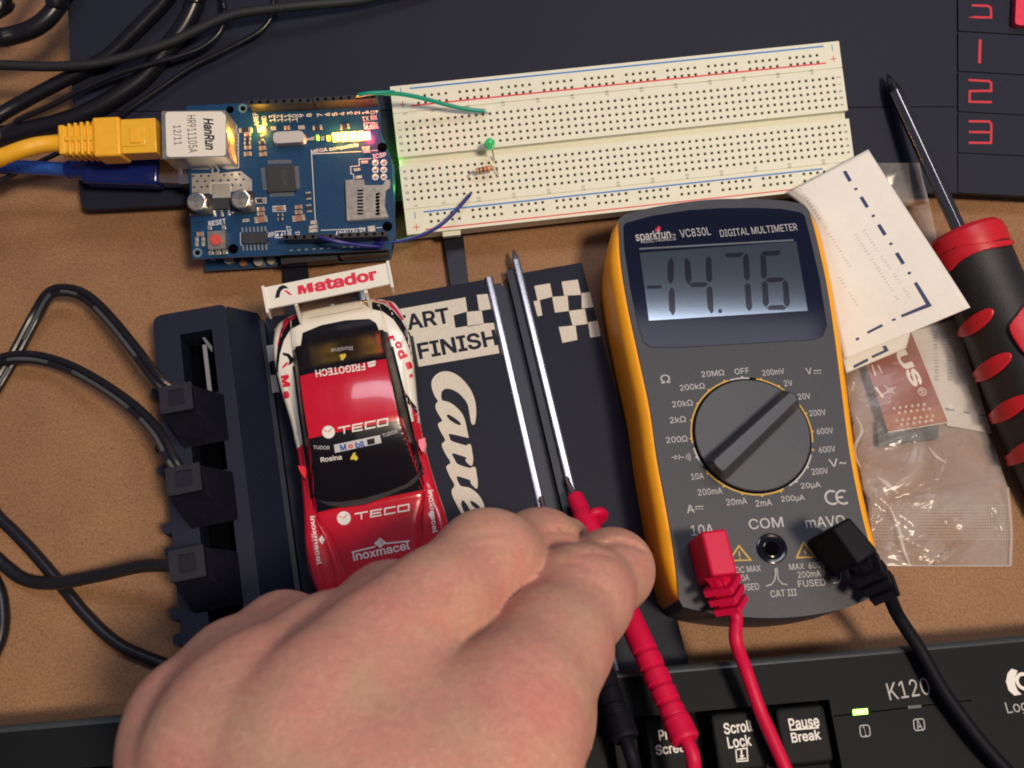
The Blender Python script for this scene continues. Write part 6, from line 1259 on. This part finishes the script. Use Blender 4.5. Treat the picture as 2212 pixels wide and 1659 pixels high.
o = B(); c = CF.loc(*q('g', 450, 1490), 13.2); o.lathe((c[0], c[1], 10.2), (c[0] * 1.02, c[1] - 1.6, 13.2), [(0, 3.2), (2.6, 3.2), (3.6, 2.6), (4.2, 1.4), (4.4, 0)], mat('headlamp', (.66, .64, .6), .2, .5), 24); o.obj('headlight', car)
o = B(); c = CF.loc(*q('g', 1330, 1230), 13.2); o.lathe((c[0], c[1] - 2, 10.2), (c[0], c[1] - 3.6, 13.2), [(0, 3.0), (2.6, 3.0), (3.6, 2.4), (4.2, 1.4), (4.4, 0)], MATS['headlamp'], 24); o.obj('headlight', car)
for x, y in ((-19.4, 16), (19.4, 16), (-19.6, 82), (19.6, 82)): o = B(); o.lathe((x - 3.6, y, 7.6), (x + 3.6, y, 7.6), [(0, 5), (.4, 7.2), (1, 7.6), (6.2, 7.6), (6.8, 7.2), (7.2, 5)], M_rubber, 28); o.obj('wheel', car)
o = B(); o.prism(rounded([(-18, 4), (18, 4), (18, 98), (-18, 98)], 3), 1.6, 4, M_black); o.obj('chassis', car)

# ================================================================== the hand
def skin_mat():
    m = bpy.data.materials.new('skin'); m.use_nodes = True; nt = m.node_tree; b = nt.nodes['Principled BSDF']; L = nt.links.new
    tc = nt.nodes.new('ShaderNodeTexCoord')
    def noise(s, d, r=.55, di=0.): n = nt.nodes.new('ShaderNodeTexNoise'); n.inputs['Scale'].default_value = s; n.inputs['Detail'].default_value = d; n.inputs['Roughness'].default_value = r; n.inputs['Distortion'].default_value = di; L(tc.outputs['Object'], n.inputs['Vector']); return n
    r1 = nt.nodes.new('ShaderNodeValToRGB'); e = r1.color_ramp.elements; e.new(.5); e[0].position = .33; e[0].color = (.56, .335, .235, 1); e[1].position = .52; e[1].color = (.60, .305, .235, 1); e[2].position = .68; e[2].color = (.615, .268, .218, 1)
    L(noise(60, 4, .6, .5).outputs['Fac'], r1.inputs[0])
    r2 = nt.nodes.new('ShaderNodeValToRGB'); e = r2.color_ramp.elements; e[0].position = .3; e[0].color = (.90, .89, .88, 1); e[1].position = .7; e[1].color = (1.06, 1.06, 1.06, 1); L(noise(620, 5, .7).outputs['Fac'], r2.inputs[0])
    mx = nt.nodes.new('ShaderNodeMix'); mx.data_type = 'RGBA'; mx.blend_type = 'MULTIPLY'; mx.inputs[0].default_value = 1; L(r1.outputs[0], mx.inputs[6]); L(r2.outputs[0], mx.inputs[7]); L(mx.outputs[2], b.inputs['Base Color'])
    b.inputs['Roughness'].default_value = .48; b.inputs['Specular IOR Level'].default_value = .35
    b.inputs['Subsurface Weight'].default_value = .35; b.inputs['Subsurface Radius'].default_value = (1, .35, .2); b.inputs['Subsurface Scale'].default_value = .0022
    v = nt.nodes.new('ShaderNodeTexVoronoi'); v.inputs['Scale'].default_value = 900; v.feature = 'DISTANCE_TO_EDGE'
    sc = nt.nodes.new('ShaderNodeVectorMath'); sc.operation = 'MULTIPLY'; sc.inputs[1].default_value = (1.0, .7, 1.0); L(tc.outputs['Object'], sc.inputs[0])
    wv = noise(200, 2); av = nt.nodes.new('ShaderNodeMix'); av.data_type = 'VECTOR'; av.inputs[0].default_value = .012; L(sc.outputs[0], av.inputs[4]); L(wv.outputs['Color'], av.inputs[5]); L(av.outputs[1], v.inputs['Vector'])
    mr = nt.nodes.new('ShaderNodeMapRange'); mr.inputs[1].default_value = 0; mr.inputs[2].default_value = .12; L(v.outputs['Distance'], mr.inputs[0])
    b1 = nt.nodes.new('ShaderNodeBump'); b1.inputs['Strength'].default_value = .6; b1.inputs['Distance'].default_value = .00016; L(mr.outputs[0], b1.inputs['Height'])
    b2 = nt.nodes.new('ShaderNodeBump'); b2.inputs['Strength'].default_value = .4; b2.inputs['Distance'].default_value = .0012; L(noise(95, 3).outputs['Fac'], b2.inputs['Height']); L(b1.outputs[0], b2.inputs['Normal']); L(b2.outputs[0], b.inputs['Normal'])
    return m
M_skin = skin_mat()
def J(px, py, z, r): return np.array([*P(px, py, z), r])
idx = [J(1085, 1640, 116, 13.5), J(1125, 1515, 110, 12.4), J(1190, 1402, 97, 11.2), J(1252, 1292, 80, 11.0), J(1322, 1232, 58, 9.4), J(1346, 1216, 40, 8.0)]
mid = [J(655, 1605, 121, 13.0), J(735, 1505, 115, 12.8), J(835, 1408, 107, 12.5), J(945, 1314, 98, 11.4), J(1052, 1216, 85, 11.0), J(1168, 1186, 57, 9.2), J(1218, 1176, 42, 8.2)]
rng_ = [J(480, 1615, 116, 12.2), J(575, 1497, 109, 11.5), J(705, 1412, 96, 11.0), J(842, 1322, 78, 10.4), J(960, 1290, 50, 8.8), J(1020, 1270, 34, 8.0)]
pky = [J(405, 1660, 105, 11.6), J(415, 1552, 100, 10.8), J(510, 1450, 87, 10.0), J(612, 1377, 72, 9.3), J(720, 1370, 50, 7.8), J(790, 1350, 38, 7.0)]
thb = [J(1080, 1760, 92, 15.0), J(1165, 1560, 74, 12.0), J(1235, 1400, 54, 10.0), J(1265, 1290, 36, 8.2)]
wr = [J(1050, 1960, 118, 15), J(860, 1960, 124, 17), J(680, 1960, 122, 16.5), J(560, 1950, 112, 14)]
fore = [J(790, 1960, 118, 24), J(770, 3600, 108, 30)]
lo_ = np.array([-165., -172., 18.]); hi_ = np.array([75., 112., 150.]); hs = 1.0
dims = np.ceil((hi_ - lo_) / hs).astype(int); gx, gy, gz_ = [lo_[i] + hs * np.arange(dims[i]) for i in range(3)]
GX, GY, GZ = np.meshgrid(gx, gy, gz_, indexing='ij'); GP = np.stack([GX, GY, GZ], -1).astype(np.float32)
def cone(a, c):
    a, c = a.astype(np.float32), c.astype(np.float32); ba = c[:3] - a[:3]; d = GP - a[:3]; h = np.clip((d @ ba) / (ba @ ba), 0, 1); return np.linalg.norm(d - h[..., None] * ba, axis=-1) - (a[3] + (c[3] - a[3]) * h)
def smin(a, b_, k): h = np.clip(.5 + .5 * (b_ - a) / k, 0, 1); return b_ * (1 - h) + a * h - k * h * (1 - h)
def chain(l, k=5.0):
    d = cone(l[0], l[1])
    for i in range(1, len(l) - 1): d = smin(d, cone(l[i], l[i + 1]), k)
    return d
palm = None
for m_, w__ in zip((idx, mid, rng_, pky), wr):
    d = cone(m_[0], w__); palm = d if palm is None else smin(palm, d, 13.0)
web = [J(960, 1560, 112, 11.5), J(860, 1600, 115, 12.5), J(860, 1720, 119, 15), J(980, 1720, 116, 14)]; web2 = [J(660, 1720, 118, 14.5), J(530, 1730, 111, 12.5)]
palm = smin(palm, chain(web), 16.0); palm = smin(palm, chain(web2), 12.0); palm = smin(palm, chain(fore), 20.0)
under = cone(J(900, 1700, 92, 20), J(620, 1700, 92, 19)); palm = smin(palm, under, 14)
fing = None
for l, k in ((idx, 0.5), (mid, 0.6), (rng_, 1.8), (pky, 2.2)):
    d = chain(l, 9.0)
    # knuckle pads
    fing = d if fing is None else smin(fing, d, k)
hand = smin(palm, fing, 6.5)
for kn in (J(1090, 1565, 111.5, 13.4), J(705, 1535, 116, 14.0), J(505, 1545, 111.5, 12.6), J(400, 1605, 101, 11.6)): hand = smin(hand, np.linalg.norm(GP - kn[:3].astype(np.float32), axis=-1) - kn[3], 5.0)
hand = smin(hand, chain(thb, 6), 6.0)
# skin folds across the finger joints: shallow grooves along traced lines
Cq = (GP - CAM.astype(np.float32)) @ W3.astype(np.float32); PX, PY = F * Cq[..., 0] / Cq[..., 2] + CX, F * Cq[..., 1] / Cq[..., 2] + CY
for ln_, amp, wd in (([(1306, 1176), (1325, 1171), (1345, 1172), (1370, 1178), (1392, 1190)], 1.3, 5.0), ([(1255, 1198), (1280, 1193), (1300, 1196), (1318, 1203)], .7, 4.5), ([(1205, 1216), (1232, 1213), (1256, 1219), (1280, 1230)], .6, 5),
                     ([(1170, 1152), (1188, 1147), (1210, 1146), (1236, 1150), (1260, 1160)], 1.3, 5.0), ([(1290, 1262), (1312, 1275), (1330, 1296)], .5, 5), ([(1015, 1160), (1050, 1150), (1085, 1152)], .4, 6), ([(1025, 1184), (1058, 1176), (1092, 1180)], .4, 6)):
    dm = np.full(PX.shape, 1e9, np.float32)
    for (x0, y0), (x1, y1) in zip(ln_[:-1], ln_[1:]):
        dx_, dy2 = x1 - x0, y1 - y0; t_ = np.clip(((PX - x0) * dx_ + (PY - y0) * dy2) / (dx_ * dx_ + dy2 * dy2), 0, 1); dm = np.minimum(dm, np.hypot(PX - x0 - t_ * dx_, PY - y0 - t_ * dy2))
    hand = hand + amp * np.exp(-(dm / wd) ** 2)
def nets(d, o, h):
    s = d < 0; n = np.array(d.shape) - 1
    cs = [s[i:i + n[0], j:j + n[1], k:k + n[2]] for i in (0, 1) for j in (0, 1) for k in (0, 1)]
    al = np.logical_and.reduce(cs); an = np.logical_or.reduce(cs); act = an & ~al; ids = -np.ones(n, int); w_ = np.argwhere(act); ids[act] = np.arange(len(w_))
    acc = np.zeros((len(w_), 3)); cnt = np.zeros(len(w_))
    for i in (0, 1):
        for j in (0, 1):
            for ax in range(3):
                off = [0, 0, 0]; o1, o2 = [(1, 2), (0, 2), (0, 1)][ax]; off[o1] = i; off[o2] = j; p0 = w_ + off; p1 = p0.copy(); p1[:, ax] += 1
                a, c = d[tuple(p0.T)], d[tuple(p1.T)]; mk_ = (a < 0) != (c < 0); t_ = np.where(mk_, a / np.where(a - c == 0, 1, a - c), 0); q_ = np.array(off, float)[None].repeat(len(w_), 0); q_[:, ax] += t_
                acc[mk_] += q_[mk_]; cnt[mk_] += 1
    v = o + h * (w_ + acc / cnt[:, None]); fs = []
    for ax in range(3):
        b1, b2 = [(1, 2), (2, 0), (0, 1)][ax]; sl0 = [slice(None)] * 3; sl1 = [slice(None)] * 3; sl0[ax] = slice(0, -1); sl1[ax] = slice(1, None)
        ch = s[tuple(sl0)] != s[tuple(sl1)]; p = np.argwhere(ch); ok = (p[:, b1] > 0) & (p[:, b2] > 0) & (p[:, b1] < n[b1]) & (p[:, b2] < n[b2]); p = p[ok]; neg = s[tuple(p.T)]
        e1 = np.zeros(3, int); e1[b1] = 1; e2 = np.zeros(3, int); e2[b2] = 1
        qd = np.stack([ids[tuple((p - e1 - e2).T)], ids[tuple((p - e2).T)], ids[tuple(p.T)], ids[tuple((p - e1).T)]], 1); qd[~neg] = qd[~neg][:, ::-1]; fs.append(qd[(qd >= 0).all(1)])
    return v, np.concatenate(fs)
v, f = nets(hand, lo_, hs)
HF = WF.at((0, 0, 0)); c_ = v.mean(0); HF = WF.at((c_[0], c_[1], 22.)); pe = thing('person', HF, 'bare left hand reaching in from the lower edge, pinching two test probes', 'person')
hb = B(); hb.add(v - HF.o, f, M_skin); ho = hb.obj('hand', pe, ang=180)
sm = ho.modifiers.new('relax', 'SMOOTH'); sm.factor = .5; sm.iterations = 4
sb_ = ho.modifiers.new('soft', 'SUBSURF'); sb_.levels = sb_.render_levels = 1
